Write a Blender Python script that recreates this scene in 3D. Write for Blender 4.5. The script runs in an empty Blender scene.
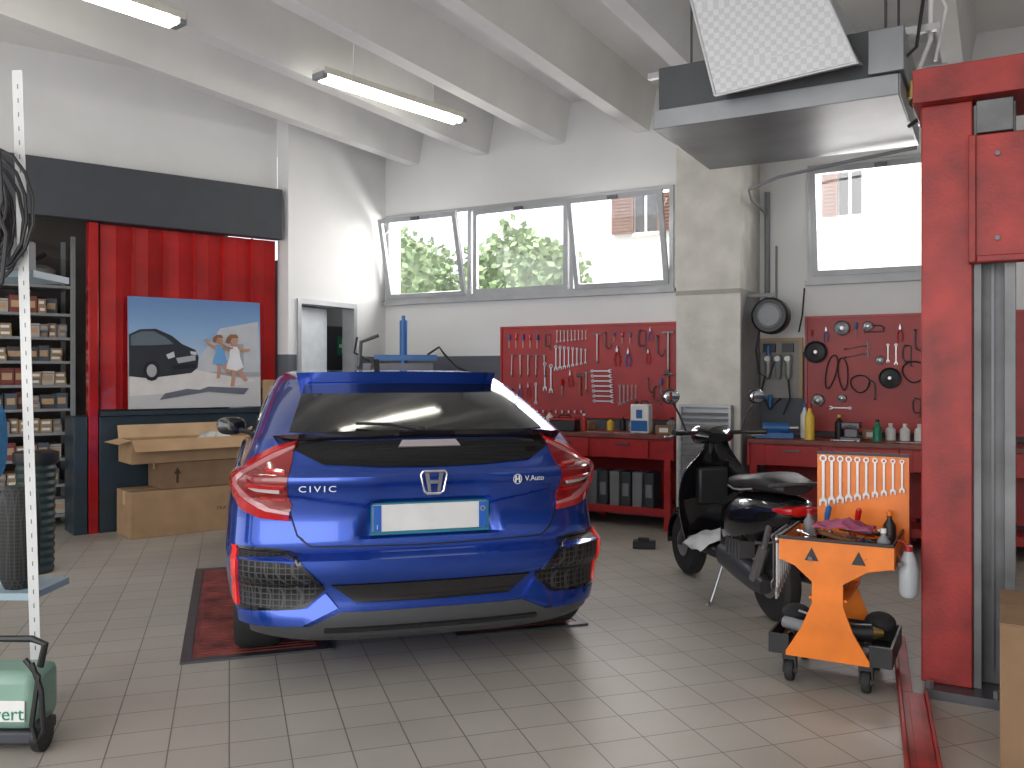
import bpy, bmesh, math, random, bisect
from mathutils import Vector as V, Matrix
random.seed(7)
rad=math.radians
FL=870.; HC=1.42; VH=374.; TH=rad(29.3)
F=V((-math.sin(TH),math.cos(TH),0)); R=V((math.cos(TH),math.sin(TH),0))
def P(u,v,z): return F*z+R*(z*(u-512)/FL)+V((0,0,HC-(v-VH)*z/FL))
def G(u,v): return P(u,v,FL*HC/(v-VH))
def onY(u,v,Y):
    d=P(u,v,1)-V((0,0,HC)); return V((0,0,HC))+d*(Y/d.y)
COL=bpy.context.scene.collection
sc=bpy.context.scene
# ---------------------------------------------------------------- materials
MC={}
def nt(name):
    m=bpy.data.materials.new(name); m.use_nodes=True
    n=m.node_tree.nodes; l=m.node_tree.links
    return m,n,l,n['Principled BSDF']
def mat(name,col=(.5,.5,.5),rough=.5,metal=0,var=.08,scale=6,bump=0,coat=0,emit=0,spec=.5,bscale=60):
    if name in MC: return MC[name]
    m,n,l,b=nt(name)
    tc=n.new('ShaderNodeTexCoord'); nz=n.new('ShaderNodeTexNoise'); nz.inputs['Scale'].default_value=scale; nz.inputs['Detail'].default_value=5
    l.new(tc.outputs['Object'],nz.inputs['Vector'])
    cr=n.new('ShaderNodeValToRGB'); cr.color_ramp.elements[0].position=.3; cr.color_ramp.elements[1].position=.7
    cr.color_ramp.elements[0].color=[max(0,c*(1-var)) for c in col]+[1]
    cr.color_ramp.elements[1].color=[min(1,c*(1+var)) for c in col]+[1]
    l.new(nz.outputs['Fac'],cr.inputs['Fac']); l.new(cr.outputs['Color'],b.inputs['Base Color'])
    b.inputs['Roughness'].default_value=rough; b.inputs['Metallic'].default_value=metal
    b.inputs['Specular IOR Level'].default_value=spec
    if coat: b.inputs['Coat Weight'].default_value=coat; b.inputs['Coat Roughness'].default_value=.03
    if emit:
        l.new(cr.outputs['Color'],b.inputs['Emission Color']); b.inputs['Emission Strength'].default_value=emit
    if bump:
        nb=n.new('ShaderNodeTexNoise'); nb.inputs['Scale'].default_value=bscale; l.new(tc.outputs['Object'],nb.inputs['Vector'])
        bp=n.new('ShaderNodeBump'); bp.inputs['Strength'].default_value=bump; bp.inputs['Distance'].default_value=.01
        l.new(nb.outputs['Fac'],bp.inputs['Height']); l.new(bp.outputs['Normal'],b.inputs['Normal'])
    MC[name]=m; return m
def glassmat(name,tint=(1,1,1),refl=.08):
    m,n,l,b=nt(name); n.remove(b)
    t=n.new('ShaderNodeBsdfTransparent'); t.inputs['Color'].default_value=(*tint,1)
    g=n.new('ShaderNodeBsdfGlossy'); g.inputs['Roughness'].default_value=.02
    mx=n.new('ShaderNodeMixShader'); mx.inputs[0].default_value=refl
    l.new(t.outputs[0],mx.inputs[1]); l.new(g.outputs[0],mx.inputs[2]); l.new(mx.outputs[0],n['Material Output'].inputs[0])
    return m
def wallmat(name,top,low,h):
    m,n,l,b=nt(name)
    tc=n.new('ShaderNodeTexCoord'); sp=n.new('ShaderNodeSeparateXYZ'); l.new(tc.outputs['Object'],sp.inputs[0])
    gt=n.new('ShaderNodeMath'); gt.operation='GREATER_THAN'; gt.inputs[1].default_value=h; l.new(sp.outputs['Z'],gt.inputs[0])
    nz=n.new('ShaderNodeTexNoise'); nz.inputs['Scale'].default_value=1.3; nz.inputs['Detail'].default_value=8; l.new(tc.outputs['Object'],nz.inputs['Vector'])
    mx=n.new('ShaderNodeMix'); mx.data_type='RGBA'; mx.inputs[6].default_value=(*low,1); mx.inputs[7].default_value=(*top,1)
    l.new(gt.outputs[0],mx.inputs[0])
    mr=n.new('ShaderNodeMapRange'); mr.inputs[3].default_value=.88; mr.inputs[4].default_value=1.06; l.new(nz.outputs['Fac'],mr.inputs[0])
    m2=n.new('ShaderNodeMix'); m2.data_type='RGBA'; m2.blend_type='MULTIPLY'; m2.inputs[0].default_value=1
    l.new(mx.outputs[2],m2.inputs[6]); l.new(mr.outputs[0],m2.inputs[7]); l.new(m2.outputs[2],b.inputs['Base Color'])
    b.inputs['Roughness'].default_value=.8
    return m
def floormat():
    m,n,l,b=nt('floor_tiles')
    tc=n.new('ShaderNodeTexCoord'); mp=n.new('ShaderNodeMapping'); mp.inputs['Rotation'].default_value=(0,0,-(TH+rad(18)))
    l.new(tc.outputs['Object'],mp.inputs[0])
    br=n.new('ShaderNodeTexBrick'); br.offset=0; br.squash=1; br.inputs['Scale'].default_value=1
    br.inputs['Brick Width'].default_value=.22; br.inputs['Row Height'].default_value=.22; br.inputs['Mortar Size'].default_value=.003; br.inputs['Mortar Smooth'].default_value=.3
    br.inputs['Color1'].default_value=(.385,.355,.31,1); br.inputs['Color2'].default_value=(.42,.39,.345,1); br.inputs['Mortar'].default_value=(.16,.14,.12,1)
    l.new(mp.outputs[0],br.inputs['Vector'])
    nz=n.new('ShaderNodeTexNoise'); nz.inputs['Scale'].default_value=1.1; nz.inputs['Detail'].default_value=9; l.new(tc.outputs['Object'],nz.inputs['Vector'])
    mr=n.new('ShaderNodeMapRange'); mr.inputs[1].default_value=.3; mr.inputs[2].default_value=.7; mr.inputs[3].default_value=.84; mr.inputs[4].default_value=1.06; l.new(nz.outputs['Fac'],mr.inputs[0])
    m2=n.new('ShaderNodeMix'); m2.data_type='RGBA'; m2.blend_type='MULTIPLY'; m2.inputs[0].default_value=1
    l.new(br.outputs['Color'],m2.inputs[6]); l.new(mr.outputs[0],m2.inputs[7]); l.new(m2.outputs[2],b.inputs['Base Color'])
    m3=n.new('ShaderNodeMapRange'); m3.inputs[3].default_value=.33; m3.inputs[4].default_value=.52; l.new(nz.outputs['Fac'],m3.inputs[0]); l.new(m3.outputs[0],b.inputs['Roughness'])
    bp=n.new('ShaderNodeBump'); bp.invert=True; bp.inputs['Strength'].default_value=.2; bp.inputs['Distance'].default_value=.003; l.new(br.outputs['Fac'],bp.inputs['Height']); l.new(bp.outputs[0],b.inputs['Normal'])
    return m
def patmat(name,c1,c2,scale,rough=.4,metal=0,kind='voronoi',bump=.5):
    m,n,l,b=nt(name)
    tc=n.new('ShaderNodeTexCoord')
    if kind=='voronoi':
        t=n.new('ShaderNodeTexVoronoi'); t.feature='DISTANCE_TO_EDGE'; t.inputs['Scale'].default_value=scale; t.inputs['Randomness'].default_value=0.0 if 'reg' in name else 1
        o=t.outputs['Distance']; lo,hi=.05,.12
    else:
        t=n.new('ShaderNodeTexChecker'); t.inputs['Scale'].default_value=scale; o=t.outputs['Fac']; lo,hi=.4,.6
    l.new(tc.outputs['Object'],t.inputs['Vector'])
    cr=n.new('ShaderNodeValToRGB'); cr.color_ramp.elements[0].position=lo; cr.color_ramp.elements[1].position=hi
    cr.color_ramp.elements[0].color=(*c1,1); cr.color_ramp.elements[1].color=(*c2,1)
    l.new(o,cr.inputs[0]); l.new(cr.outputs[0],b.inputs['Base Color']); b.inputs['Roughness'].default_value=rough; b.inputs['Metallic'].default_value=metal
    bp=n.new('ShaderNodeBump'); bp.inputs['Strength'].default_value=bump; bp.inputs['Distance'].default_value=.01; l.new(cr.outputs[0],bp.inputs['Height']); l.new(bp.outputs[0],b.inputs['Normal'])
    return m
WHITE=mat('white_paint',(.75,.75,.74),.6); CEIL=mat('ceiling_paint',(.74,.735,.71),.8,var=.05,scale=2)
ALU=mat('aluminium',(.45,.46,.47),.4,.7); STEEL=mat('steel',(.38,.38,.39),.35,.9); CHROME=mat('chrome',(.8,.8,.82),.12,1,var=.02)
DSTEEL=mat('dark_steel',(.12,.12,.13),.4,.7); BLK=mat('black_plastic',(.015,.015,.017),.45); BLKG=mat('gloss_black',(.008,.008,.01),.12,coat=.6)
RUB=mat('rubber',(.02,.02,.02),.75,bump=.2); RED=mat('red_paint',(.38,.018,.018),.4,var=.15); REDB=mat('red_board',(.34,.022,.022),.45,var=.2,scale=3)
REDL=mat('red_lift_paint',(.29,.022,.018),.5,var=.4,scale=5,bump=.1); ORG=mat('orange_paint',(.80,.20,.015),.35,var=.15)
CARD=mat('cardboard',(.38,.24,.13),.85,var=.12); CARDD=mat('cardboard_dark',(.24,.145,.08),.85,var=.12); CARD2=mat('cardboard_light',(.46,.31,.18),.85,var=.1); GREY=mat('grey_paint',(.22,.23,.24),.5)
DGREY=mat('dark_fascia',(.045,.05,.06),.55); BASEC=mat('dark_teal_counter',(.02,.035,.045),.4); BLUE=mat('blue_enamel',(.02,.12,.35),.35)
BLUEP=mat('car_blue',(.008,.06,.40),.24,.62,var=.06,scale=2,coat=1); WOOD=mat('worn_worktop',(.20,.05,.035),.45,var=.35,scale=5)
WHP=mat('white_plastic',(.72,.72,.70),.4); YEL=mat('yellow_plastic',(.75,.5,.05),.4); GREEN=mat('green_plastic',(.02,.22,.12),.4)
REDG=mat('red_lens',(.5,.008,.01),.12,coat=1); WHG=mat('clear_lens',(.42,.16,.17),.15,coat=1); CYAN=mat('light_blue_paint',(.30,.40,.46),.5)
BROWN=mat('brown_shutter',(.17,.075,.05),.6); WDK=mat('tool_handle_wood',(.25,.12,.05),.6); CLOTH=mat('pink_cloth',(.35,.08,.16),.9,bump=.3); BRASS=mat('brass',(.5,.35,.12),.35,.9)
TOOLM=mat('tool_steel',(.24,.24,.245),.38,.8)
GLASS=glassmat('window_glass'); 
CGL=mat('dark_car_glass',(.006,.007,.008),.08,spec=.35,var=.02)
# ---------------------------------------------------------------- mesh builder
def frame(ax):
    ax=V(ax).normalized(); t=V((0,0,1)) if abs(ax.z)<.9 else V((1,0,0))
    a=ax.cross(t).normalized(); return a,ax.cross(a).normalized()
class MB:
    def __init__(s,mat=None): s.v=[];s.f=[];s.mi=[];s.mats=[];s.cur=mat
    def _m(s,m):
        m=m or s.cur
        if m not in s.mats: s.mats.append(m)
        return s.mats.index(m)
    def add(s,vs,fs,m=None):
        o=len(s.v); s.v+= [V(x) for x in vs]; k=s._m(m)
        for f in fs: s.f.append([i+o for i in f]); s.mi.append(k)
        return s
    def box(s,a,b,m=None,rot=None,c=None):
        a=V(a);b=V(b); vs=[V((x,y,z)) for z in (a.z,b.z) for y in (a.y,b.y) for x in (a.x,b.x)]
        if rot is not None:
            ce=V(c) if c else (a+b)/2; vs=[ce+rot@(x-ce) for x in vs]
        return s.add(vs,[(0,2,3,1),(4,5,7,6),(0,1,5,4),(2,6,7,3),(0,4,6,2),(1,3,7,5)],m)
    def hexa(s,vs,m=None): return s.add(vs,[(0,2,3,1),(4,5,7,6),(0,1,5,4),(2,6,7,3),(0,4,6,2),(1,3,7,5)],m)
    def cyl(s,p,q,r,r2=None,n=16,m=None,cap=True):
        p=V(p);q=V(q);r2=r if r2 is None else r2; a,b=frame(q-p); vs=[]
        for c,rr in ((p,r),(q,r2)):
            for i in range(n):
                t=2*math.pi*i/n; vs.append(c+(a*math.cos(t)+b*math.sin(t))*rr)
        fs=[(i,(i+1)%n,n+(i+1)%n,n+i) for i in range(n)]
        if cap: fs+=[tuple(range(n))[::-1],tuple(range(n,2*n))]
        return s.add(vs,fs,m)
    def tube(s,pts,r,n=8,m=None):
        pts=[V(p) for p in pts]; vs=[];pa=None
        for i,p in enumerate(pts):
            d=(pts[min(i+1,len(pts)-1)]-pts[max(i-1,0)])
            if d.length<1e-6: d=V((0,0,1))
            d.normalize()
            if pa is None: a,b=frame(d)
            else:
                a=(pa-d*pa.dot(d)); a.normalize(); b=d.cross(a)
            pa=a
            for k in range(n):
                t=2*math.pi*k/n; vs.append(p+(a*math.cos(t)+b*math.sin(t))*r)
        fs=[(i*n+k,i*n+(k+1)%n,(i+1)*n+(k+1)%n,(i+1)*n+k) for i in range(len(pts)-1) for k in range(n)]
        fs+=[tuple(range(n))[::-1],tuple(range((len(pts)-1)*n,len(pts)*n))]
        return s.add(vs,fs,m)
    def prism(s,poly,lo,hi,axis='y',m=None):
        n=len(poly)
        def mk(a,b,h): return {'y':V((a,h,b)),'x':V((h,a,b)),'z':V((a,b,h))}[axis]
        vs=[mk(a,b,lo) for a,b in poly]+[mk(a,b,hi) for a,b in poly]
        return s.add(vs,[tuple(range(n)),tuple(range(n,2*n))[::-1]]+[(i,n+i,n+(i+1)%n,(i+1)%n) for i in range(n)],m)
    def lathe(s,prof,o,ax,n=24,m=None,arc=1,cap=True):
        o=V(o);ax=V(ax).normalized();a,b=frame(ax);vs=[]
        for r,h in prof:
            for i in range(n):
                t=2*math.pi*i/n; vs.append(o+ax*h+(a*math.cos(t)+b*math.sin(t))*max(r,.0005))
        k=len(prof); fs=[(j*n+i,j*n+(i+1)%n,(j+1)*n+(i+1)%n,(j+1)*n+i) for j in range(k-1) for i in range(n)]
        if cap: fs+=[tuple(range(n))[::-1],tuple(range((k-1)*n,k*n))]
        return s.add(vs,fs,m)
    def ball(s,c,r,n=16,m=None):
        r=V(r) if hasattr(r,'__len__') else V((r,r,r)); c=V(c); k=n//2+1; vs=[]
        for j in range(k):
            ph=math.pi*j/(k-1)
            for i in range(n):
                t=2*math.pi*i/n; sn=max(math.sin(ph),.001); vs.append(c+V((r.x*sn*math.cos(t),r.y*sn*math.sin(t),r.z*math.cos(ph))))
        return s.add(vs,[((j+1)*n+i,(j+1)*n+(i+1)%n,j*n+(i+1)%n,j*n+i) for j in range(k-1) for i in range(n)]+[tuple(range(n)),tuple(range((k-1)*n,k*n))[::-1]],m)
    def loft(s,secs,n=20,e=2.6,m=None):   # secs (y,zc,hw,hh)
        vs=[]
        for y,zc,hw,hh in secs:
            for i in range(n):
                t=2*math.pi*i/n; c,q=math.cos(t),math.sin(t)
                vs.append(V((hw*math.copysign(abs(c)**(2/e),c),y,zc+hh*math.copysign(abs(q)**(2/e),q))))
        k=len(secs)
        return s.add(vs,[(j*n+i,j*n+(i+1)%n,(j+1)*n+(i+1)%n,(j+1)*n+i) for j in range(k-1) for i in range(n)]+[tuple(range(n))[::-1],tuple(range((k-1)*n,k*n))],m)
    def mesh(s,name,ang=32):
        me=bpy.data.meshes.new(name); me.from_pydata([tuple(x) for x in s.v],[],s.f)
        for m in s.mats: me.materials.append(m)
        me.polygons.foreach_set('material_index',s.mi); me.polygons.foreach_set('use_smooth',[True]*len(s.f))
        bm=bmesh.new(); bm.from_mesh(me); bmesh.ops.recalc_face_normals(bm,faces=bm.faces); bm.to_mesh(me); bm.free()
        me.set_sharp_from_angle(angle=rad(ang)); return me
    def done(s,name,parent=None,loc=(0,0,0),rz=0,label=None,cat=None,group=None,kind=None,bev=0,ang=32,rot=None):
        o=bpy.data.objects.new(name,s.mesh(name,ang)); COL.objects.link(o)
        o.location=loc; o.rotation_euler=rot or (0,0,rz)
        if parent: o.parent=parent
        if label: o['label']=label
        if cat: o['category']=cat
        if group: o['group']=group
        if kind: o['kind']=kind
        if bev:
            b=o.modifiers.new('bevel','BEVEL'); b.width=bev; b.segments=2; b.limit_method='ANGLE'; b.angle_limit=rad(40)
        return o
def thing(name,label,cat,loc=(0,0,0),rz=0,group=None,kind=None,rot=None):
    o=bpy.data.objects.new(name,None); o.empty_display_size=.1; COL.objects.link(o); o.location=loc; o.rotation_euler=rot or (0,0,rz)
    if label: o['label']=label
    if cat: o['category']=cat
    if group: o['group']=group
    if kind: o['kind']=kind
    return o
def text(s,size,parent,loc,rot,m,name='lettering',ext=.001,w=None,sp=1):
    cu=bpy.data.curves.new(name,'FONT'); cu.body=s; cu.size=size; cu.extrude=ext; cu.align_x='CENTER'; cu.align_y='CENTER'; cu.resolution_u=3; cu.space_character=sp
    t=bpy.data.objects.new('tmp',cu); COL.objects.link(t); bpy.context.view_layer.update()
    me=bpy.data.meshes.new_from_object(t.evaluated_get(bpy.context.evaluated_depsgraph_get())); bpy.data.objects.remove(t)
    me.materials.clear(); me.materials.append(m)
    o=bpy.data.objects.new(name,me); COL.objects.link(o); o.location=loc; o.rotation_euler=rot
    if w: o.scale=(w,1,1)
    if parent: o.parent=parent
    return o
# ---------------------------------------------------------------- room shell
W=8.2; CZ=4.25; BZ=3.83
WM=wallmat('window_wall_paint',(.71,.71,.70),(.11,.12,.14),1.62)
WU=mat('wall_white',(.70,.70,.69),.8,var=.05,scale=1.5)
MB(floormat()).box((-10,-3,-.1),(3,W+.2,0)).done('floor',kind='structure')
MB(CEIL).box((-10,-3,CZ),(3,W+.2,CZ+.15)).done('ceiling',kind='structure')
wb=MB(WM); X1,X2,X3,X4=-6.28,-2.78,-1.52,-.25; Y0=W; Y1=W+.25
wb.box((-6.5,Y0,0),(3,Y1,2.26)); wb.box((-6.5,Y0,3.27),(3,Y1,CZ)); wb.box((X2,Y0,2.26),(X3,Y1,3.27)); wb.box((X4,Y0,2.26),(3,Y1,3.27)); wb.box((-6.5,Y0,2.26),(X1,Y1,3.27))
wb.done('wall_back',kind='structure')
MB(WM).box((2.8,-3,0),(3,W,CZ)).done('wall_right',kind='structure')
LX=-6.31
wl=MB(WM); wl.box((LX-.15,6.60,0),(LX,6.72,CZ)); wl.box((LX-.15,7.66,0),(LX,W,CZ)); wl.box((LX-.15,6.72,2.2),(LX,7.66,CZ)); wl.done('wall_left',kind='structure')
# beams
bx=-5.90; i=1
while bx<2.6:
    MB(CEIL).prism([(bx-.07,BZ),(bx+.07,BZ),(bx+.15,CZ),(bx-.15,CZ)],-3,W,'y').done('trim_%d'%i,kind='structure'); bx+=.93; i+=1
# pillar
pil=MB(mat('pillar_plaster',(.60,.585,.53),.85,var=.14,scale=4,bump=.4,bscale=25)); pil.box((-2.525,7.5,0),(-1.954,W,CZ))
TAPE=mat('tape_band',(.34,.32,.27),.6)
pil.box((-2.53,7.493,2.12),(-1.95,7.5,2.16),TAPE).box((-1.954,7.5,2.12),(-1.948,W,2.16),TAPE).box((-1.954,7.52,0),(-1.949,W-.01,2.12),mat('pillar_grey',(.30,.30,.295),.7))
pil.done('wall_pillar',kind='structure')
# ---------------------------------------------------------------- windows
FR=mat('window_frame_grey',(.36,.37,.38),.45,.2)
def window(nm,x0,x1,z0,z1,divs,tilts):
    w=thing(nm,None,None,(0,0,0),kind='structure')
    fr=MB(FR); ya,yb=W+.0,W+.09; t=.045
    fr.box((x0,ya-.03,z0),(x1,yb,z0+t)).box((x0,ya-.03,z1-t),(x1,yb,z1)).box((x0,ya-.03,z0+t),(x0+t,yb,z1-t)).box((x1-t,ya-.03,z0+t),(x1,yb,z1-t))
    xs=[x0]+divs+[x1]
    for d in divs: fr.box((d-t/2,ya-.03,z0+t),(d+t/2,yb,z1-t))
    fr.box((x0-.02,ya-.06,z0-.04),(x1+.02,ya-.005,z0))
    o=fr.done('frame',w); o['kind']='structure'
    for k in range(len(xs)-1):
        a,b=xs[k]+t,xs[k+1]-t; h=z1-z0-2*t
        s=MB(FR); q=.05
        s.box((a,-.045,0),(b,0,q)).box((a,-.045,h-q),(b,0,h)).box((a,-.045,q),(a+q,0,h-q)).box((b-q,-.045,q),(b,0,h-q))
        s.box((a+q,-.026,q),(b-q,-.022,h-q),GLASS)
        s.box(((a+b)/2-.05,-.07,h-q),((a+b)/2+.05,-.045,h-.01),DSTEEL)
        s.done('sash',w,loc=(0,ya+.02-(.02 if tilts[k] else 0),z0+t),rot=(rad(tilts[k]),0,0),kind='structure')
        if tilts[k]:
            y=-math.sin(rad(tilts[k]))*h*.9
            for xx in (a+.03,b-.03): MB(ALU).cyl((xx,ya,z1-.12),(xx,ya+y*.9,z0+h*.82),.006).done('stay_arm',w,kind='structure')
window('window_1',X1,X2,2.26,3.27,[-5.13,-3.88],[13,0,13])
window('window_2',X3,X4,2.26,3.30,[],[10])
# ---------------------------------------------------------------- outdoors
MB(mat('courtyard_ground',(.5,.48,.44),.9)).box((-40,W+.3,-.1),(30,60,0)).done('ground',kind='structure')
h=thing('house','white rendered house with brown shuttered windows','house',(0,20,0))
STUC=mat('white_stucco',(.85,.83,.80),.9)
MB(STUC).box((-9.2,0,0),(14,6,8)).done('facade',h)
MB(mat('roof_tile_brown',(.3,.12,.07),.8)).prism([(-.8,7.9),(7,7.9),(3,9.8)],-9.6,14.4,'x').done('roof',h)
def hw(x0,x1,z0,z1,sh):
    g=MB(BLKG).box((x0,-.05,z0),(x1,0,z1)); g.box((x0-.05,-.1,z0-.08),(x1+.05,-.0,z0),STUC); g.box(((x0+x1)/2-.03,-.07,z0),((x0+x1)/2+.03,-.05,z1),WHITE); g.done('house_window',h)
    for a,b in sh:
        m=MB(BROWN).box((a,-.12,z0),(b,-.06,z1)); 
        for j in range(12): m.box((a+.05,-.14,z0+.06+j*(z1-z0-.1)/12),(b-.05,-.12,z0+.1+j*(z1-z0-.1)/12))
        m.done('shutter',h)
hw(-7.75,-7.2,4.85,5.95,[(-8.35,-7.78),(-7.15,-6.70)])
hw(-3.05,-2.6,4.85,5.95,[(-3.4,-3.08)]); hw(1,2,4.85,5.95,[(.4,.98),(2.02,2.6)])
LEAF=mat('leaf_green',(.27,.37,.18),.6,var=.45,scale=3); BARK=mat('bark',(.12,.08,.05),.9)
def tree(x,y,hh,rr):
    t=thing('tree','leafy green tree beyond the windows','tree',(x,y,0))
    MB(BARK).tube([(0,0,0),(.05,0,1),(0,.05,hh-rr)],.1).done('trunk',t)
    f=MB(LEAF)
    for k in range(2600):
        d=V((random.gauss(0,1),random.gauss(0,1),random.gauss(0,1))).normalized(); q=d*rr*random.uniform(.65,1)*(1+.25*math.sin(5*d.x+3*d.z)*math.cos(4*d.y)); q.z*=1.0
        c=q+V((0,0,hh-rr)); a=V((random.uniform(-1,1),random.uniform(-1,1),random.uniform(-1,1))).normalized()*.09; b=a.orthogonal().normalized()*.06
        f.add([c-a,c+b,c+a,c-b],[(0,1,2,3)])
    f.ball((0,0,hh-rr),(rr*.7,)*3)
    f.done('foliage',t)
tree(-7.55,14,4.1,1.1); tree(-10.6,14.4,4.3,1.45); tree(-13.6,17.5,5.3,1.5); tree(-5.9,18.3,3.6,.9)
# ---------------------------------------------------------------- storage kiosk on the angled part
KO=V((-6.97,5.05,0)); KA=rad(67.3)
def K(x,y,z=0): return KO+V((math.cos(KA)*x-math.sin(KA)*y,math.sin(KA)*x+math.cos(KA)*y,z))
kw=MB(WU); kw.box((-3.2,.12,3.2),(1.62,.27,CZ)); kw.done('wall_left_upper',loc=KO,rz=KA,kind='structure')
MB(DGREY).box((-3.2,-.04,2.78),(1.61,.11,3.28)).done('trim_20',loc=KO,rz=KA,kind='structure',bev=.005)
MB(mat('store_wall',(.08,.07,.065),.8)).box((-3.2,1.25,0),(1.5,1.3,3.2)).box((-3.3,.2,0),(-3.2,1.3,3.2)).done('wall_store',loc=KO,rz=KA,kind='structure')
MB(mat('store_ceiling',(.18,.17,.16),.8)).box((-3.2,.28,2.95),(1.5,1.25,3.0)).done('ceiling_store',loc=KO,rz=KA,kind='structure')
rp=thing('partition_panel','red ribbed sheet metal partition above the dark counter','partition',KO,KA)
REDM=mat('red_sheet_metal',(.42,.010,.010),.27,.35,var=.3,scale=2,coat=.3)
q=MB(REDM); x=-.08; xs=[]
while x<1.5: 
    xs+= [(x,.085),(x+.006,.05),(x+.020,.05),(x+.026,.085),(x+.14,.070)]; x+=.28
poly=xs+[(1.58,.075),(1.58,.12),(-.08,.12)]
q.prism(poly,1.10,2.77,'z'); q.done('ribbed_sheet',rp,ang=8)
MB(REDM).box((-.18,.0,0.0),(-.1,.11,2.77)).done('jamb',rp,bev=.004)
ct=thing('counter','dark teal storage counter below the red partition','counter',KO,KA)
MB(BASEC).box((-.30,.13,0),(1.58,.38,1.04)).box((-.30,.0,0),(-.19,.13,1.04)).box((-.09,.0,0),(1.58,.13,1.04)).done('body',ct,bev=.004)
MB(BASEC).box((-.09,-.03,1.045),(1.60,.0,1.085)).box((-.09,.0,1.045),(1.60,.07,1.085)).done('worktop',ct)
# poster
po=thing('poster','large photo print of dark minivan and running children','poster',K(.77,-.02,1.10),KA,rot=(rad(-1.5),0,KA))
m,n,l,b=nt('poster_sky'); tc=n.new('ShaderNodeTexCoord'); sp=n.new('ShaderNodeSeparateXYZ'); l.new(tc.outputs['Object'],sp.inputs[0])
cr=n.new('ShaderNodeValToRGB'); e=cr.color_ramp.elements; e[0].position=.0; e[0].color=(.45,.45,.45,1); e[1].position=1; e[1].color=(.12,.22,.42,1)
for p_,c_ in ((.28,(.52,.52,.52,1)),(.30,(.30,.31,.33,1)),(.42,(.40,.43,.47,1)),(.44,(.40,.50,.60,1)),(.7,(.22,.36,.56,1))):
    k_=e.new(p_); k_.color=c_
l.new(sp.outputs['Z'],cr.inputs[0]); l.new(cr.outputs[0],b.inputs['Base Color']); b.inputs['Roughness'].default_value=.3
PSKY=m
MB(PSKY).box((-.62,0,0),(.62,.025,1.03)).done('print_panel',po)
pr=MB()
def flat(poly,mm,lay): pr.prism(poly,-.0015*lay-.001,0,'y',mm)
flat([(-.02,.42),(.22,.76),(.60,.84),(.61,.34),(-.02,.34)],mat('poster_building',(.45,.47,.50),.4),1)
flat([(.30,.36),(.45,.36),(.45,.62),(.30,.60)],mat('poster_door',(.30,.33,.37),.4),2)
flat([(-.61,.30),(-.02,.36),(.3,.3),(.58,.26),(.2,.16),(-.61,.12)],mat('poster_pavement',(.60,.58,.56),.4),2)
flat([(-.35,.08),(-.1,.12),(.1,.15),(.45,.12),(.5,.18),(.1,.2),(.02,.17),(-.1,.18),(-.3,.14)],mat('poster_shadow',(.12,.13,.16),.4),3)
VAN=mat('poster_van',(.025,.028,.036),.3)
flat([(-.615,.30),(-.615,.68),(-.52,.73),(-.38,.74),(-.24,.68),(-.14,.60),(-.02,.55),(.01,.48),(.0,.38),(-.06,.33),(-.45,.28)],VAN,4)
flat([(-.60,.58),(-.60,.67),(-.51,.71),(-.40,.715),(-.29,.66),(-.22,.60),(-.4,.585)],mat('poster_van_glass',(.10,.13,.16),.3),5)
flat([(-.20,.47),(-.02,.50),(-.02,.45),(-.18,.42)],mat('poster_grille',(.35,.37,.40),.3),5)
flat([(-.29,.50),(-.22,.53),(-.21,.48),(-.27,.46)],mat('poster_headlight',(.5,.52,.55),.3),5); flat([(-.07,.535),(-.01,.53),(-.01,.50),(-.06,.505)],mat('poster_headlight'),5)
flat([(-.24,.40),(-.02,.42),(-.02,.38),(-.22,.36)],mat('poster_intake',(.01,.01,.012),.4),5)
for cx_,cz_ in ((-.42,.35),):
    flat([(cx_+.075*math.cos(t*.524),cz_+.095*math.sin(t*.524)) for t in range(12)],mat('poster_wheel',(.012,.012,.014),.4),6)
    flat([(cx_+.045*math.cos(t*.524),cz_+.06*math.sin(t*.524)) for t in range(12)],mat('poster_hub',(.35,.35,.37),.4),7)
SK=mat('poster_skin',(.45,.25,.17),.5); WD=mat('poster_dress',(.65,.65,.67),.5); BD=mat('poster_blue',(.12,.30,.55),.5); HR=mat('poster_hair',(.22,.10,.05),.5)
def kid(x,z,k,mm):
    c=lambda pts:[(x+a*k,z+b_*k) for a,b_ in pts]
    flat(c([(-.02,.0),(.01,.0),(.02,.08),(.03,.17),(-.02,.17),(-.01,.08)]),SK,6); flat(c([(.10,.04),(.13,.05),(.09,.11),(.06,.18),(.01,.18),(.05,.10)]),SK,6)
    flat(c([(-.06,.15),(.03,.13),(.09,.16),(.06,.25),(.055,.33),(-.025,.34),(-.03,.25)]),mm,7); flat(c([(.04,.32),(.10,.29),(.15,.30),(.15,.32),(.09,.32),(.05,.35)]),SK,8); flat(c([(-.02,.32),(-.08,.35),(-.12,.40),(-.135,.39),(-.10,.33),(-.03,.29)]),SK,8)
    flat(c([(.01+.035*math.cos(t*.785),.385+.042*math.sin(t*.785)) for t in range(8)]),SK,8); flat(c([(-.03,.36),(-.06,.37),(-.05,.41),(-.02,.44),(.03,.44),(.05,.41),(.03,.41),(-.01,.41)]),HR,9)
kid(.34,.20,1.15,WD); kid(.20,.28,.95,BD)
pr.done('print_picture',po)
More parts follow.
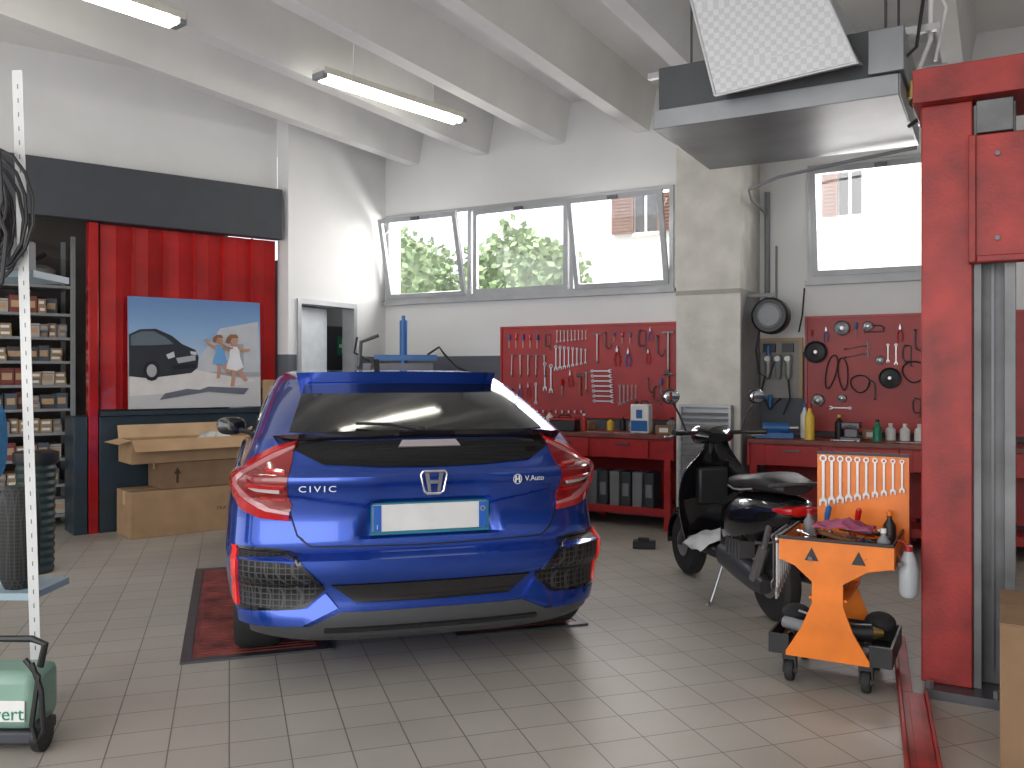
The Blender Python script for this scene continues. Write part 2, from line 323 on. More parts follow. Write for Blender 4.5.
# store shelving behind
RX=-1.72
rk=thing('shelving_rack','grey metal shelving full of parts boxes','shelving',K(RX,.55),KA)
zs=[.12,.40,.64,.88,1.10,1.32,1.54,1.76,1.98,2.24]
for z in zs: MB(GREY).box((-1.2,0,z-.025),(1.50,.42,z)).done('shelf',rk)
for x in (-1.2,.2,1.52): MB(GREY).box((x-.02,-.02,0),(x+.02,.0,2.7)).box((x-.02,.42,0),(x+.02,.44,2.7)).done('upright',rk)
cols=[(.42,.40,.37),(.32,.21,.12),(.20,.05,.04),(.08,.10,.13),(.34,.31,.22),(.22,.23,.25),(.06,.06,.06),(.35,.25,.14),(.26,.26,.25)]
bxm=[]
for k,c in enumerate(cols):
    mm=mat('parts_carton_%d'%k,c,.7); w_=random.uniform(.05,.15); hh=random.uniform(.05,.16)
    b_=MB(mm).box((-w_/2,0,0),(w_/2,.28,hh)); b_.box((-w_/2+.01,-.002,hh*.3),(w_/2-.015,0,hh*.7),WHP if k%3==1 else CARD2); b_.box((-w_/2,-.001,hh*.82),(w_/2,.0,hh*.85),DSTEEL); bxm.append((b_.mesh('parts_carton'),w_,hh))
def pc(x,y,z,me,rz=0):
    o=bpy.data.objects.new('parts_carton',me); COL.objects.link(o); o.location=K(RX+x,y,z); o.rotation_euler=(0,0,KA+rz)
    o['label']='small spare parts carton on the metal shelving'; o['category']='box'; o['group']='parts cartons on the store shelving'
for z in zs[:-1]:
    x=-.22
    while x<1.42:
        me,w_,hh=random.choice(bxm)
        if x+w_>1.49: break
        if not (.17-w_<x<.23) and random.random()<.96:
            pc(x+w_/2,.575+random.uniform(0,.09),z+.001,me,0)
            if hh<.10: pc(x+w_/2,.575+random.uniform(0,.08),z+.002+hh,me,0)
        x+=w_+random.uniform(.003,.012)
for k,(x,z,r_) in enumerate(((.36,2.25,.14),(.68,2.25,.12),(.98,2.25,.13),(1.29,2.25,.12))):
    MB(ALU if k%2 else DSTEEL).lathe([(r_*.3,.0),(r_*.9,.01),(r_,.03),(r_,.1),(r_*.6,.13),(r_*.2,.12)],(0,0,0),(0,-.35,1),24).done('wheel_cover',loc=K(RX+x,.78,z+.05),rz=KA,label='round metal wheel cover stored on the top shelf',cat='wheel cover',group='wheel covers on the top shelf')
bund=MB(BLK).tube([(0,0,0),(.15,-.05,.06),(.3,.05,.03),(.45,-.02,.12),(.6,0,.02),(.72,.02,.10)],.022); bund.tube([(0,.04,.05),(.2,.06,.15),(.4,0,.12),(.6,.05,.08)],.018,m=DSTEEL); bund.tube([(.1,0,.02),(.25,-.03,.2),(.45,.0,.16),(.55,.02,.03)],.014,m=CARDD); bund.done('hose_bundle',loc=K(RX+.6,.70,2.44),rz=KA,label='tangled dark hoses piled on the top shelf',cat='hose')
# cardboard boxes
def carton(x0,x1,y0,y1,z0,z1,lab,mm=CARD,open_=False,tape=True,txt=None,tilt=0):
    c=thing('cardboard_box',lab,'box',K((x0+x1)/2,(y0+y1)/2,z0),KA+tilt); a=(x1-x0)/2; b_=(y1-y0)/2; hh=z1-z0
    m_=MB(mm)
    if open_:
        t=.006; m_.box((-a,-b_,0),(a,b_,t)).box((-a,-b_,t),(a,-b_+t,hh)).box((-a,b_-t,t),(a,b_,hh)).box((-a,-b_+t,t),(-a+t,b_-t,hh)).box((a-t,-b_+t,t),(a,b_-t,hh))
        m_.done('carton_body',c)
        MB(mm).box((-a,-b_-.15,hh-.005),(a,-b_,hh),rot=Matrix.Rotation(rad(38),3,'X'),c=(0,-b_,hh)).done('flap',c)
        MB(CARD2).box((-a-.12,-b_,hh-.005),(-a,b_,hh),rot=Matrix.Rotation(rad(-12),3,'Y'),c=(-a,0,hh)).done('flap',c)
        MB(CARD2).box((a,-b_,hh-.005),(a+.12,b_,hh),rot=Matrix.Rotation(rad(-30),3,'Y'),c=(a,0,hh)).done('flap',c)
        MB(CARD2).box((-a,b_,hh-.005),(a,b_+.12,hh),rot=Matrix.Rotation(rad(70),3,'X'),c=(0,b_,hh)).done('flap',c)
    else:
        m_.box((-a,-b_,0),(a,b_,hh)); m_.done('carton_body',c,bev=.004)
        if tape: MB(mat('parcel_tape',(.55,.42,.25),.3)).box((-a-.001,-.03,hh),(a+.001,.03,hh+.001)).box((-a-.001,-.03,hh*.7),(-a,.03,hh)).done('tape',c)
    if txt: text(txt[0],txt[1],c,(txt[2]*a,-b_-.0015,hh*txt[3]),(rad(90),0,0),mat('print_ink',(.05,.03,.02),.6),ext=.0004)
    return c
carton(.04,1.15,-.50,-.06,0,.40,'long closed cardboard box on the floor by the counter',CARD,txt=('FRAGILE',.05,.5,.5),tilt=.02)
c_=carton(.30,1.30,-.48,-.08,.405,.64,'flat brown cardboard box with arrow print, stacked in the middle',CARDD,tilt=-.03)
MB(mat('print_ink',(.05,.03,.02),.6)).prism([(-.36,.05),(-.34,.05),(-.34,.13),(-.32,.13),(-.35,.19),(-.38,.13),(-.36,.13)],-.2025,-.20,'y').done('arrow_print',c_)
carton(.04,1.16,-.50,-.12,.645,.85,'open cardboard box with raised flaps on top of the stack',CARD,True,tilt=.03)
carton(1.42,1.58,-.0,.06,1.09,1.36,'upright brown carton at the end of the counter',CARD)
bagm=MB(mat('clear_plastic_bag',(.5,.5,.48),.2,var=.3,scale=12,bump=.8,bscale=25)); bagm.ball((0,0,.12),(.16,.12,.12),20); bagm.ball((.1,.03,.16),(.1,.09,.08),16)
bagm.done('plastic_bag',loc=K(.80,-.30,.655),label='crumpled clear plastic packing bag in the open box',cat='bag')
# ---------------------------------------------------------------- doorway
dr=thing('door_1',None,None,(LX,0,0),kind='structure')
MB(FR).box((-.15,6.72,0),(.02,6.77,2.2)).box((-.15,7.61,0),(.02,7.66,2.2)).box((-.15,6.77,2.15),(.02,7.61,2.2)).done('frame',dr,kind='structure')
DLM=mat('door_leaf_white',(.66,.70,.72),.5)
MB(DLM).box((-.04,0,0.02),(0,.58,2.13)).box((0,.005,.02),(.006,.03,2.13)).box((0,.55,.02),(.006,.575,2.13)).done('leaf',dr,loc=(-.10,6.78,0),rz=rad(6),kind='structure')
MB(STEEL).cyl((.0,.52,1.05),(.05,.52,1.05),.01).cyl((.05,.52,1.05),(.05,.42,1.05),.01).done('door_handle',dr,loc=(-.10,6.78,0),rz=rad(6),kind='structure')
rm=MB(mat('back_room_wall',(.16,.17,.18),.8)).box((-1.6,7.2,0),(-1.55,8.2,2.6)).prism([(-.16,6.64),(-.16,6.68),(-1.6,7.3),(-1.6,7.26)],0,2.6,'z').box((-1.6,8.15,0),(-.16,8.2,2.6)).prism([(-.16,6.68),(-.16,8.15),(-1.6,8.15),(-1.6,7.3)],2.55,2.6,'z').done('wall_back_room',loc=(LX,0,0),kind='structure')
cab=thing('locker','dark metal locker with cross sign inside the back room','cabinet',(LX-.72,7.82,0))
MB(DGREY).box((-.25,-.27,0),(.25,.3,1.98)).done('body',cab,bev=.006); MB(DGREY).box((.252,-.25,.05),(.262,.28,1.93)).done('door',cab)
MB(GREEN).box((.263,.06,1.64),(.266,.26,1.86)).done('sign_plate',cab); MB(WHP).box((.2665,.14,1.67),(.268,.18,1.83)).box((.2665,.09,1.73),(.268,.23,1.77)).done('cross_mark',cab)
# ---------------------------------------------------------------- in-floor lift plates
def plate(r,f,wd,ln):
    o=thing('lift_platform','red ribbed floor lift platform in a dark steel frame','vehicle lift',F*f+R*r,TH+rad(18))
    MB(DSTEEL).box((-wd/2,0,0),(wd/2,.05,.012)).box((-wd/2,ln-.05,0),(wd/2,ln,.012)).box((-wd/2,.05,0),(-wd/2+.05,ln-.05,.012)).box((wd/2-.05,.05,0),(wd/2,ln-.05,.012)).done('frame',o)
    m_=MB(mat('worn_red_plate',(.20,.045,.038),.5,var=.6,scale=6)); m_.box((-wd/2+.05,.05,0),(wd/2-.05,ln-.05,.007))
    y=.08
    while y<ln-.1: m_.box((-wd/2+.08,y,.007),(wd/2-.08,y+.012,.0115)); y+=.045
    m_.done('ribbed_plate',o)
plate(-1.27,4.36,.74,2.15); plate(.07,4.80,.76,2.15)
# ---------------------------------------------------------------- car
def herm(tab,z):
    if z<=tab[0][0]: return tab[0][1]
    if z>=tab[-1][0]: return tab[-1][1]
    n_=len(tab); D=[(tab[i+1][1]-tab[i][1])/(tab[i+1][0]-tab[i][0]) for i in range(n_-1)]
    def tg(i):
        if i==0: return D[0]
        if i==n_-1: return D[-1]
        a,b_=D[i-1],D[i]
        return 0 if a*b_<=0 else 2*a*b_/(a+b_)
    for i in range(n_-1):
        if z<=tab[i+1][0]:
            hh=tab[i+1][0]-tab[i][0]; t=(z-tab[i][0])/hh
            return (2*t**3-3*t*t+1)*tab[i][1]+(t**3-2*t*t+t)*hh*tg(i)+(-2*t**3+3*t*t)*tab[i+1][1]+(t**3-t*t)*hh*tg(i+1)
YR=[(.18,.16),(.22,.06),(.30,.035),(.40,.045),(.455,.035),(.466,.0),(.52,-.02),(.570,-.02),(.576,.01),(.592,.075),(.64,.10),(.74,.115),(.86,.10),(.935,.060),(.945,.078),(1.0,.14),(1.08,.18),(1.12,.27),(1.2,.50),(1.3,.83),(1.35,1.02),(1.38,1.12),(1.41,1.35),(1.43,1.8)]
YF=[(.18,4.3),(.3,4.45),(.6,4.5),(.72,4.42),(.8,4.2),(.88,3.8),(.95,3.45),(1.0,3.3),(1.2,2.9),(1.3,2.68),(1.36,2.5),(1.40,2.35),(1.43,2.2)]
HW=[(.18,.79),(.24,.87),(.35,.915),(.55,.93),(.7,.92),(.86,.915),(.935,.91),(.955,.875),(1.04,.835),(1.15,.79),(1.25,.75),(1.33,.71),(1.38,.68),(1.41,.645),(1.43,.57)]
def sstep(a,b_,x): 
    t=min(1,max(0,(x-a)/(b_-a))); return t*t*(3-2*t)
NR,NF,NN=60,14,20
LC={}
def loop(z):
    k=round(z,4)
    if k in LC: return LC[k]
    w=herm(HW,z); yr=herm(YR,z); yf=herm(YF,z); a=min(.54,.45*(yf-yr)); af=min(1.1,.45*(yf-yr)); e=3.9-.8*sstep(.95,1.15,z); ef=2.7
    pts=[]
    for i in range(NR+1):
        t=(i/NR)**1.45*math.pi/2
        pts.append(V((w*math.sin(t)**(2/e),yr+a-a*math.cos(t)**(2/e) if i<NR else yr+a,z)))
    for i in range(1,NF): pts.append(V((w,yr+a+(yf-af-yr-a)*i/NF,z)))
    for i in range(NN+1):
        t=i/NN*math.pi/2; pts.append(V((w*max(0,math.cos(t))**(2/ef),yf-af+af*math.sin(t)**(2/ef),z)))
    for p in pts:
        ax=abs(p.x)
        # plate recess with slanted sides and a sharp upper lip
        rc=.030*(1-sstep(.31,.36,ax+.35*(z-.64)))*sstep(.64,.65,z)*(1-sstep(.81,.825,z))
        # diagonal crease from the tail lights down to the recess: panel above stands proud
        zc_=.845-.10*(1-min(1,ax/.62))
        rc-= .014*sstep(zc_-.004,zc_+.004,z)*(1-sstep(.90,.94,z))*(1 if .30<ax<.8 else sstep(.2,.3,ax))
        if p.y<1: p.y+=rc
        if p.y<1.2: p.y+=.05*(ax/.9)**2
        if p.x>.5:
            for yc in (.85,3.55): p.x+=.03*math.exp(-((p.y-yc)/.42)**2)*sstep(.25,.4,z)*(1-sstep(.72,.92,z))*min(1,(p.x-.5)/.3)
    L=[0]
    for i in range(1,len(pts)): L.append(L[-1]+(pts[i]-pts[i-1]).length)
    LC[k]=(pts,L); return LC[k]
def B(s,z):
    pts,L=loop(z); a=abs(s)
    i=min(max(bisect.bisect(L,a)-1,0),len(L)-2); t=(a-L[i])/(L[i+1]-L[i]+1e-9); p=pts[i].lerp(pts[i+1],t)
    return V((math.copysign(p.x,s),p.y,p.z))
def Bn(s,z):
    e=.008; a=B(s+e,z)-B(s-e,z); b_=B(s,z+e)-B(s,z-e); n_=a.cross(b_); 
    n_.normalize(); return n_
def s_at_y(y,z):
    pts,L=loop(z)
    for i in range(5,len(pts)-1):
        if pts[i+1].y>=y: return L[i]+(L[i+1]-L[i])*(y-pts[i].y)/(pts[i+1].y-pts[i].y+1e-9)
    return L[-1]
def resamp(pl,n):
    m_=len(pl)-1; out=[]
    for k in range(n+1):
        t=m_*k/n; i=min(int(t),m_-1); q=t-i
        out.append((pl[i][0]+(pl[i+1][0]-pl[i][0])*q,pl[i][1]+(pl[i+1][1]-pl[i][1])*q))
    return out
def patch(mb,A,Bq,off=.006,n=24,k=8,m=None,depth=.02,offB=None,back=None):
    if len(A)==len(Bq): n=max(1,round(n/(len(A)-1)))*(len(A)-1)
    A=resamp(A,n);C=resamp(Bq,n); vs=[]
    for lay in (0,1):
        for j in range(k+1):
            for i in range(n+1):
                s=A[i][0]+(C[i][0]-A[i][0])*j/k; z=A[i][1]+(C[i][1]-A[i][1])*j/k
                o=off+((offB-off)*j/k if offB is not None else 0)
                vs.append(B(s,z)+Bn(s,z)*(o if lay==0 else o-depth))
    N=(n+1)*(k+1); g=lambda l_,i,j:l_*N+j*(n+1)+i
    fs=[(g(0,i,j),g(0,i+1,j),g(0,i+1,j+1),g(0,i,j+1)) for i in range(n) for j in range(k)]+[(g(1,i,j+1),g(1,i+1,j+1),g(1,i+1,j),g(1,i,j)) for i in range(n) for j in range(k)]
    for i in range(n): fs+=[(g(0,i+1,0),g(0,i,0),g(1,i,0),g(1,i+1,0)),(g(0,i,k),g(0,i+1,k),g(1,i+1,k),g(1,i,k))]
    for j in range(k): fs+=[(g(0,0,j),g(0,0,j+1),g(1,0,j+1),g(1,0,j)),(g(0,n,j+1),g(0,n,j),g(1,n,j),g(1,n,j+1))]
    mb.add(vs,fs,m)
car=thing('hatchback_car','metallic blue five-door hatchback parked over the floor lift platforms','car',F*4.02+R*(-.352)+V((0,0,.012)),TH+rad(16))
zl=[.18,.20,.22,.25,.28,.32,.36,.40,.44,.455,.460,.466,.49,.52,.55,.570,.573,.576,.584,.592,.62,.64,.645,.65,.66,.68,.70,.72,.74,.75,.76,.77,.78,.79,.80,.81,.818,.825,.835,.845,.855,.87,.89,.90,.91,.925,.935,.940,.945,.955,.965,.98,1.0,1.02,1.05,1.08,1.10,1.12,1.15,1.18,1.22,1.26,1.30,1.33,1.35,1.37,1.39,1.41,1.42,1.43]
bd=MB(BLUEP); rows=[]
for z in zl:
    pts,_=loop(z); rows.append(pts+[V((-p.x,p.y,p.z)) for p in pts[-2:0:-1]])
N=len(rows[0]); vs=[p for r_ in rows for p in r_]
fs=[(j*N+i,j*N+(i+1)%N,(j+1)*N+(i+1)%N,(j+1)*N+i) for j in range(len(rows)-1) for i in range(N)]+[tuple(range(N))[::-1]]
cc=len(vs); vs.append(V((0,2.0,1.438))); o_=(len(rows)-1)*N
fs+=[(o_+i,o_+(i+1)%N,cc) for i in range(N)]
bd.add(vs,fs)
body=bd.done('body_shell',car,ang=40)
cut=MB(BLK)
for yc in (.80,3.5):
    for sx in (-1,1): cut.cyl((sx*.60,yc,.335),(sx*1.2,yc,.335),.375,n=48)
co=cut.done('cutter',car)
md=body.modifiers.new('b','BOOLEAN'); md.object=co; md.operation='DIFFERENCE'; md.solver='EXACT'
bpy.context.view_layer.update()
nm=bpy.data.meshes.new_from_object(body.evaluated_get(bpy.context.evaluated_depsgraph_get())); body.modifiers.clear(); body.data=nm
bpy.data.objects.remove(co)
def wheel(x,y,sx):
    w=thing('wheel',None,None,(x,y,.325)); w.parent=car
    MB(RUB).lathe([(.22,-.11),(.30,-.115),(.32,-.09),(.325,-.05),(.325,.05),(.32,.09),(.30,.115),(.22,.11)],(0,0,0),(1,0,0),40).done('tire',w)
    r_=MB(ALU).lathe([(.225,-.10),(.20,-.09),(.19,.0),(.2,.1),(.225,.112)],(0,0,0),(sx,0,0),32,cap=False)
    r_.cyl((sx*.02,0,0),(sx*.09,0,0),.05)
    for k in range(10):
        a=k*math.pi/5; r_.box((-.02,-.014,.03),(.02,.014,.205),rot=Matrix.Rotation(a,3,'X'),c=(0,0,0))
    ob=r_.done('rim',w)
    MB(DSTEEL).cyl((-sx*.04,0,0),(-sx*.02,0,0),.15,n=24).done('brake_disc',w)
for y in (.76,3.5):
    wheel(-.79,y,-1); wheel(.79,y,1)
# glazing
g=MB(CGL)
patch(g,[(-.67,1.125),(0,1.118),(.67,1.125)],[(-.56,1.345),(0,1.352),(.56,1.345)],.004,32,14); g.done('rear_window',car)
g=MB(CGL); patch(g,[(-.50,.985),(-.25,.972),(0,.968),(.25,.972),(.50,.985)],[(-.71,1.085),(-.3,1.088),(0,1.09),(.3,1.088),(.71,1.085)],.005,32,8); g.done('lower_rear_window',car)
VM=patmat('vent_reg_mesh',(.06,.06,.063),(.004,.004,.004),38,.4,0,'voronoi',1)
for sg in (1,-1):
    mr=lambda pl:[(a*sg,b_) for a,b_ in pl]
    g=MB(CGL)
    A=[(s_at_y(y,z)*sg,z) for y,z in ((.95,1.06),(1.5,1.0),(2.2,.985),(3.0,.985))]; C=[(s_at_y(y,z)*sg,z) for y,z in ((1.15,1.14),(1.5,1.28),(2.0,1.33),(2.55,1.28))]
    patch(g,A,C,.004,24,8); g.done('side_window',car)
    tl=thing('tail_light',None,None); tl.parent=car
    O=[(.62,1.085),(.74,1.06),(.93,.985),(1.12,.925),(1.12,.895),(.92,.775),(.80,.740),(.66,.730)]
    I=[(.63,1.064),(.73,1.03),(.87,.965),(1.0,.918),(1.0,.895),(.86,.808),(.77,.775),(.66,.760)]
    g=MB(REDG); patch(g,mr(O),mr(I),.012,49,5,depth=.04,offB=.026); g.done('lens',tl)
    I2=[(.635,1.055),(.70,1.022),(.84,.962),(.95,.914),(.95,.895),(.83,.825),(.755,.79),(.66,.772)]
    g=MB(WHG); patch(g,mr(I),mr(I2),.018,49,3,depth=.03,offB=.014); g.done('reverse_lens',tl)
    I3=[(.64,1.045),(.645,1.0),(.66,.95),(.67,.91),(.67,.89),(.665,.85),(.66,.82),(.655,.785)]
    g=MB(mat('dark_red_lens',(.22,.006,.008),.12,coat=1)); patch(g,mr(I2),mr(I3),.010,49,4,depth=.03,offB=.006); g.done('inner_lens',tl)
    for (zz,h0,w0) in ((.96,.012,.10),(.905,.012,.20),(.845,.012,.12)):
        g=MB(REDG); patch(g,mr([(.68,zz-h0-.006),(.68+w0,zz-h0)]),mr([(.68,zz-.006),(.68+w0,zz)]),.018,8,1,depth=.02); g.done('light_bar',tl)
    g=MB(mat('bright_lens',(.60,.52,.53),.15,coat=1)); patch(g,mr([(.70,.866),(.82,.876)]),mr([(.70,.886),(.86,.890)]),.020,10,2,depth=.03); g.done('indicator_lens',tl)
    vb=[(.52,.43),(.59,.365),(.66,.345),(.93,.345)]; vt=[(.525,.45),(.645,.575),(.70,.588),(.93,.592)]
    g=MB(VM); patch(g,mr(vb),mr(vt),.002,36,10); g.done('bumper_vent',car)
    vb2=[(.50,.428),(.58,.352),(.655,.330),(.94,.330)]; vt2=[(.505,.455),(.635,.588),(.70,.603),(.94,.608)]
    g=MB(BLKG); patch(g,mr(vb2),mr(vb),.010,36,2); patch(g,mr(vt2),mr(vt),.010,36,2); patch(g,mr([vb2[0],vt2[0]]),mr([vb[0],vt[0]]),.010,6,2); g.done('vent_frame',car)
    g=MB(mat('reflector_red',(.80,.03,.02),.15,coat=1,emit=.15)); patch(g,mr([(.942,.340),(.942,.605)]),mr([(.982,.355),(.987,.605)]),.014,12,2,depth=.03); g.done('reflector',car)
    g=MB(BLUEP); patch(g,mr([(.44,.345),(.60,.275),(.95,.272)]),mr([(.495,.415),(.575,.345),(.95,.322)]),.024,24,3,depth=.04,offB=.012); g.done('bumper_corner',car)
SEAM=mat('panel_gap',(.004,.005,.01),.6)
g=MB(SEAM)
g2=[(-.66,.75),(-.63,.66),(-.56,.612),(0,.604),(.56,.612),(.63,.66),(.66,.75)]
patch(g,g2,[(a*.99,b_+.006) for a,b_ in g2],.002,60,1)
g.done('hatch_gap',car)
for sg in (1,-1):
    g=MB(SEAM); patch(g,[(1.06*sg,.62),(1.10*sg,.88)],[(1.066*sg,.62),(1.106*sg,.88)],.002,8,1); g.done('panel_gap',car)
g=MB(BLKG); patch(g,[(-.36,.365),(0,.36),(.36,.365)],[(-.47,.452),(0,.452),(.47,.452)],.008,32,4); g.done('bumper_insert',car)
g=MB(mat('diffuser_grey',(.06,.063,.068),.35)); patch(g,[(-.87,.235),(-.56,.21),(-.42,.20),(.42,.20),(.56,.21),(.87,.235)],[(-.87,.275),(-.56,.268),(-.43,.325),(.43,.325),(.56,.268),(.87,.275)],.02,50,5,depth=.04,offB=.012); g.done('diffuser',car)
g=MB(BLKG); patch(g,[(-.5,.248),(.5,.248)],[(-.5,.263),(.5,.263)],.032,32,2,depth=.03); g.done('diffuser_groove',car)
g=MB(BLKG); patch(g,[(-.74,1.080),(-.45,1.094),(0,1.100),(.45,1.094),(.74,1.080)],[(-.75,1.098),(-.45,1.110),(0,1.116),(.45,1.110),(.75,1.098)],.045,48,5,depth=.07,offB=.014); g.done('mid_spoiler',car)
g=MB(BLUEP); patch(g,[(-.60,1.35),(0,1.357),(.60,1.35)],[(-.59,1.385),(0,1.392),(.59,1.385)],.07,40,6,depth=.075,offB=.012); g.done('roof_spoiler',car)
g=MB(mat('brake_lens',(.34,.30,.31),.15,coat=1)); patch(g,[(-.15,1.056),(.15,1.056)],[(-.13,1.080),(.13,1.080)],.02,16,2); g.done('high_brake_light',car)
g=MB(BLK); p0=B(-.02,1.125)+V((0,-.02,.01)); p1=B(-.33,1.15)+V((0,-.02,.016)); g.tube([p0,(p0+p1)/2+V((0,-.005,.012)),p1],.008); g.ball(p0,(.03,.02,.018)); g.done('rear_wiper',car)
g=MB(BLKG); g.prism([(1.75,1.425),(1.98,1.435),(1.96,1.46),(1.83,1.505),(1.79,1.505)],-.018,.018,'x'); g.done('fin_antenna',car,loc=(-.05,0,0))
pb=B(0,.73).y
g=MB(WHP).box((-.275,pb-.022,.668),(.275,pb-.012,.795)); g.done('number_plate',car,bev=.003,label='white number plate with blue ends and no characters')
PBM=mat('plate_blue',(.02,.12,.5),.4)
for a,b_ in ((-.273,-.235),(.235,.273)): MB(PBM).box((a,pb-.024,.670),(b_,pb-.022,.793)).done('plate_band',car)
text('I',.03,car,(-.254,pb-.0245,.69),(rad(90),0,0),WHP,ext=.0004)
RG=[V((.254+.011*math.cos(t*math.pi/6),pb-.0245,.76+.011*math.sin(t*math.pi/6))) for t in range(13)]; MB(YEL).tube(RG,.0012,6).done('plate_ring',car)
g=MB(mat('plate_frame',(.02,.2,.25),.4)).box((-.283,pb-.023,.655),(.283,pb-.0,.667)).box((-.283,pb-.023,.796),(.283,pb-.0,.803)).box((-.283,pb-.023,.667),(-.276,pb,.796)).box((.276,pb-.023,.667),(.283,pb,.796)); g.done('plate_frame',car)
def ez(z): return B(0,z).y-.008
out=[(-.052,.955),(.052,.955),(.062,.94),(.045,.862),(.03,.852),(-.03,.852),(-.045,.862),(-.062,.94)]
ey=ez(.93)-.01
g=MB(CHROME); g.tube([V((a,ey,b_)) for a,b_ in out+out[:1]],.006)
for sx in (-1,1): g.hexa([V((x_*sx,ey+d_,z_)) for z_,xa,xb in ((.862,.014,.029),(.948,.024,.044)) for d_ in (-.006,.004) for x_ in (xa,xb)])
g.hexa([V((x_,ey+d_,z_)) for z_ in (.897,.913) for d_ in (-.006,.004) for x_ in (-.024,.024)]); g.done('emblem',car)
LET=mat('badge_chrome',(.42,.45,.52),.3,.8)
def badge(s,size,ss,z,mm,w=1,sp=1):
    nn=Bn(ss,z); text(s,size,car,B(ss,z)+nn*.008,(rad(90),0,math.atan2(nn.y,nn.x)+rad(90)),mm,w=w,sp=sp)
badge('CIVIC',.040,-.53,.885,LET,1.35,1.35)
badge('V.Auto',.036,.505,.905,WHP)
nn=Bn(.415,.905); hb=thing('round_h_mark',None,None,B(.415,.905)+nn*.008,rot=(0,0,math.atan2(nn.y,nn.x)+rad(90))); hb.parent=car
MB(WHP).prism([(-.014,-.016),(-.007,-.016),(-.004,.016),(-.012,.016)],-.001,.001).prism([(.014,-.016),(.007,-.016),(.004,.016),(.012,.016)],-.001,.001).box((-.007,-.001,-.003),(.007,.001,.003)).tube([V((.021*math.cos(t*math.pi/8),0,.023*math.sin(t*math.pi/8))) for t in range(17)],.0018,6).done('mark',hb)
for sg in (-1,1):
    g=MB(BLKG); g.loft([(0,0,.03,.03),(.03,.0,.10,.065),(.09,0,.11,.07),(.15,0,.07,.04)],20); 
    mo=g.done('wing_mirror',car,loc=(sg*1.0,2.98,1.01)); 
    MB(BLK).tube([(sg*.84,2.98,.96),(sg*.94,3.0,.98)],.02).done('mirror_stem',car)
    g=MB(BLK); patch(g,[(s_at_y(1.2,.22)*sg,.21),(s_at_y(3.1,.22)*sg,.21)],[(s_at_y(1.2,.28)*sg,.27),(s_at_y(3.1,.28)*sg,.27)],.02,20,3); g.done('side_skirt',car)
# ---------------------------------------------------------------- two-post lift column
LX0=-.31; LY=4.31
lp=thing('vehicle_lift_post','tall red two-post vehicle lift column with grey inner rail','vehicle lift',(LX0,LY,0))
MB(REDL).box((0,0,.04),(.205,.02,2.62)).box((0,.02,.04),(.02,.30,2.62)).box((.0,.30,.04),(.205,.32,2.62)).done('column',lp,bev=.006)
RAILM=mat('grey_rail',(.15,.155,.16),.45,.3,var=.4,scale=3)
MB(RAILM).box((.195,.03,.04),(.225,.28,2.60)).box((.225,.12,.04),(.34,.15,2.60)).box((.34,.04,.04),(.365,.28,2.60)).box((.207,.015,.04),(.24,.03,2.6)).box((.325,.025,.04),(.37,.04,2.6)).done('inner_rail',lp,bev=.003)
MB(DSTEEL).box((.275,.10,.1),(.287,.119,2.4)).done('lift_chain',lp)
MB(REDL).box((.19,-.06,1.90),(.50,.014,2.45)).box((.46,.02,1.90),(.50,.34,2.45)).box((.19,-.075,1.90),(.22,-.06,2.45)).box((.22,-.07,1.90),(.5,-.06,1.93)).done('carriage',lp,bev=.006)
MB(RAILM).box((.22,-.05,2.46),(.36,.014,2.60)).done('carriage_guide',lp,bev=.004)
for z_ in (2.0,2.36): MB(DSTEEL).cyl((.3,-.06,z_),(.3,-.075,z_),.011,n=6).done('carriage_bolt',lp)
MB(REDL).prism([(-.07,2.62),(.37,2.62),(.37,2.80),(-.07,2.77)],-.03,.75,'x').done('top_cap',lp,bev=.004)
MB(DSTEEL).box((.02,-.10,.0),(.5,.42,.04)).done('base_plate',lp)
for a,b_ in ((.04,-.07),(.3,-.07),(.04,.38),(.3,.38)): MB(STEEL).cyl((a,b_,.04),(a,b_,.07),.018,n=6).done('anchor_bolt',lp)
rl=thing('lift_base_rail','straight red steel floor rail of the vehicle lift','rail',(-.245,3.46,0),rad(7.1))
MB(REDL).box((-.06,-2.2,0),(-.045,1.58,.05)).box((.045,-2.2,0),(.06,.70,.05)).box((-.045,-2.2,0),(.045,.70,.035)).box((-.045,.70,0),(.0,1.58,.035)).done('channel',rl,bev=.003)
MB(REDL).box((-.02,-2.2,.036),(.02,.6,.042)).done('cable_cover',rl)
cb=thing('cardboard_box','tall brown cardboard box with printed side beside the lift post','box',G(1003,778)+V((.29,.2,0)),rad(0))
MB(CARDD).box((-.3,-.25,0),(.4,.3,.55)).done('carton_body',cb,bev=.004)
for a,b_ in ((-.25,.02),(.03,.3)): MB(CARDD).box((-.3,a,.551),(.4,b_,.556)).done('flap',cb)
text('FIAMM',.09,cb,(-.02,-.252,.3),(rad(90),0,0),mat('print_ink',(.05,.03,.02),.6),ext=.0004)
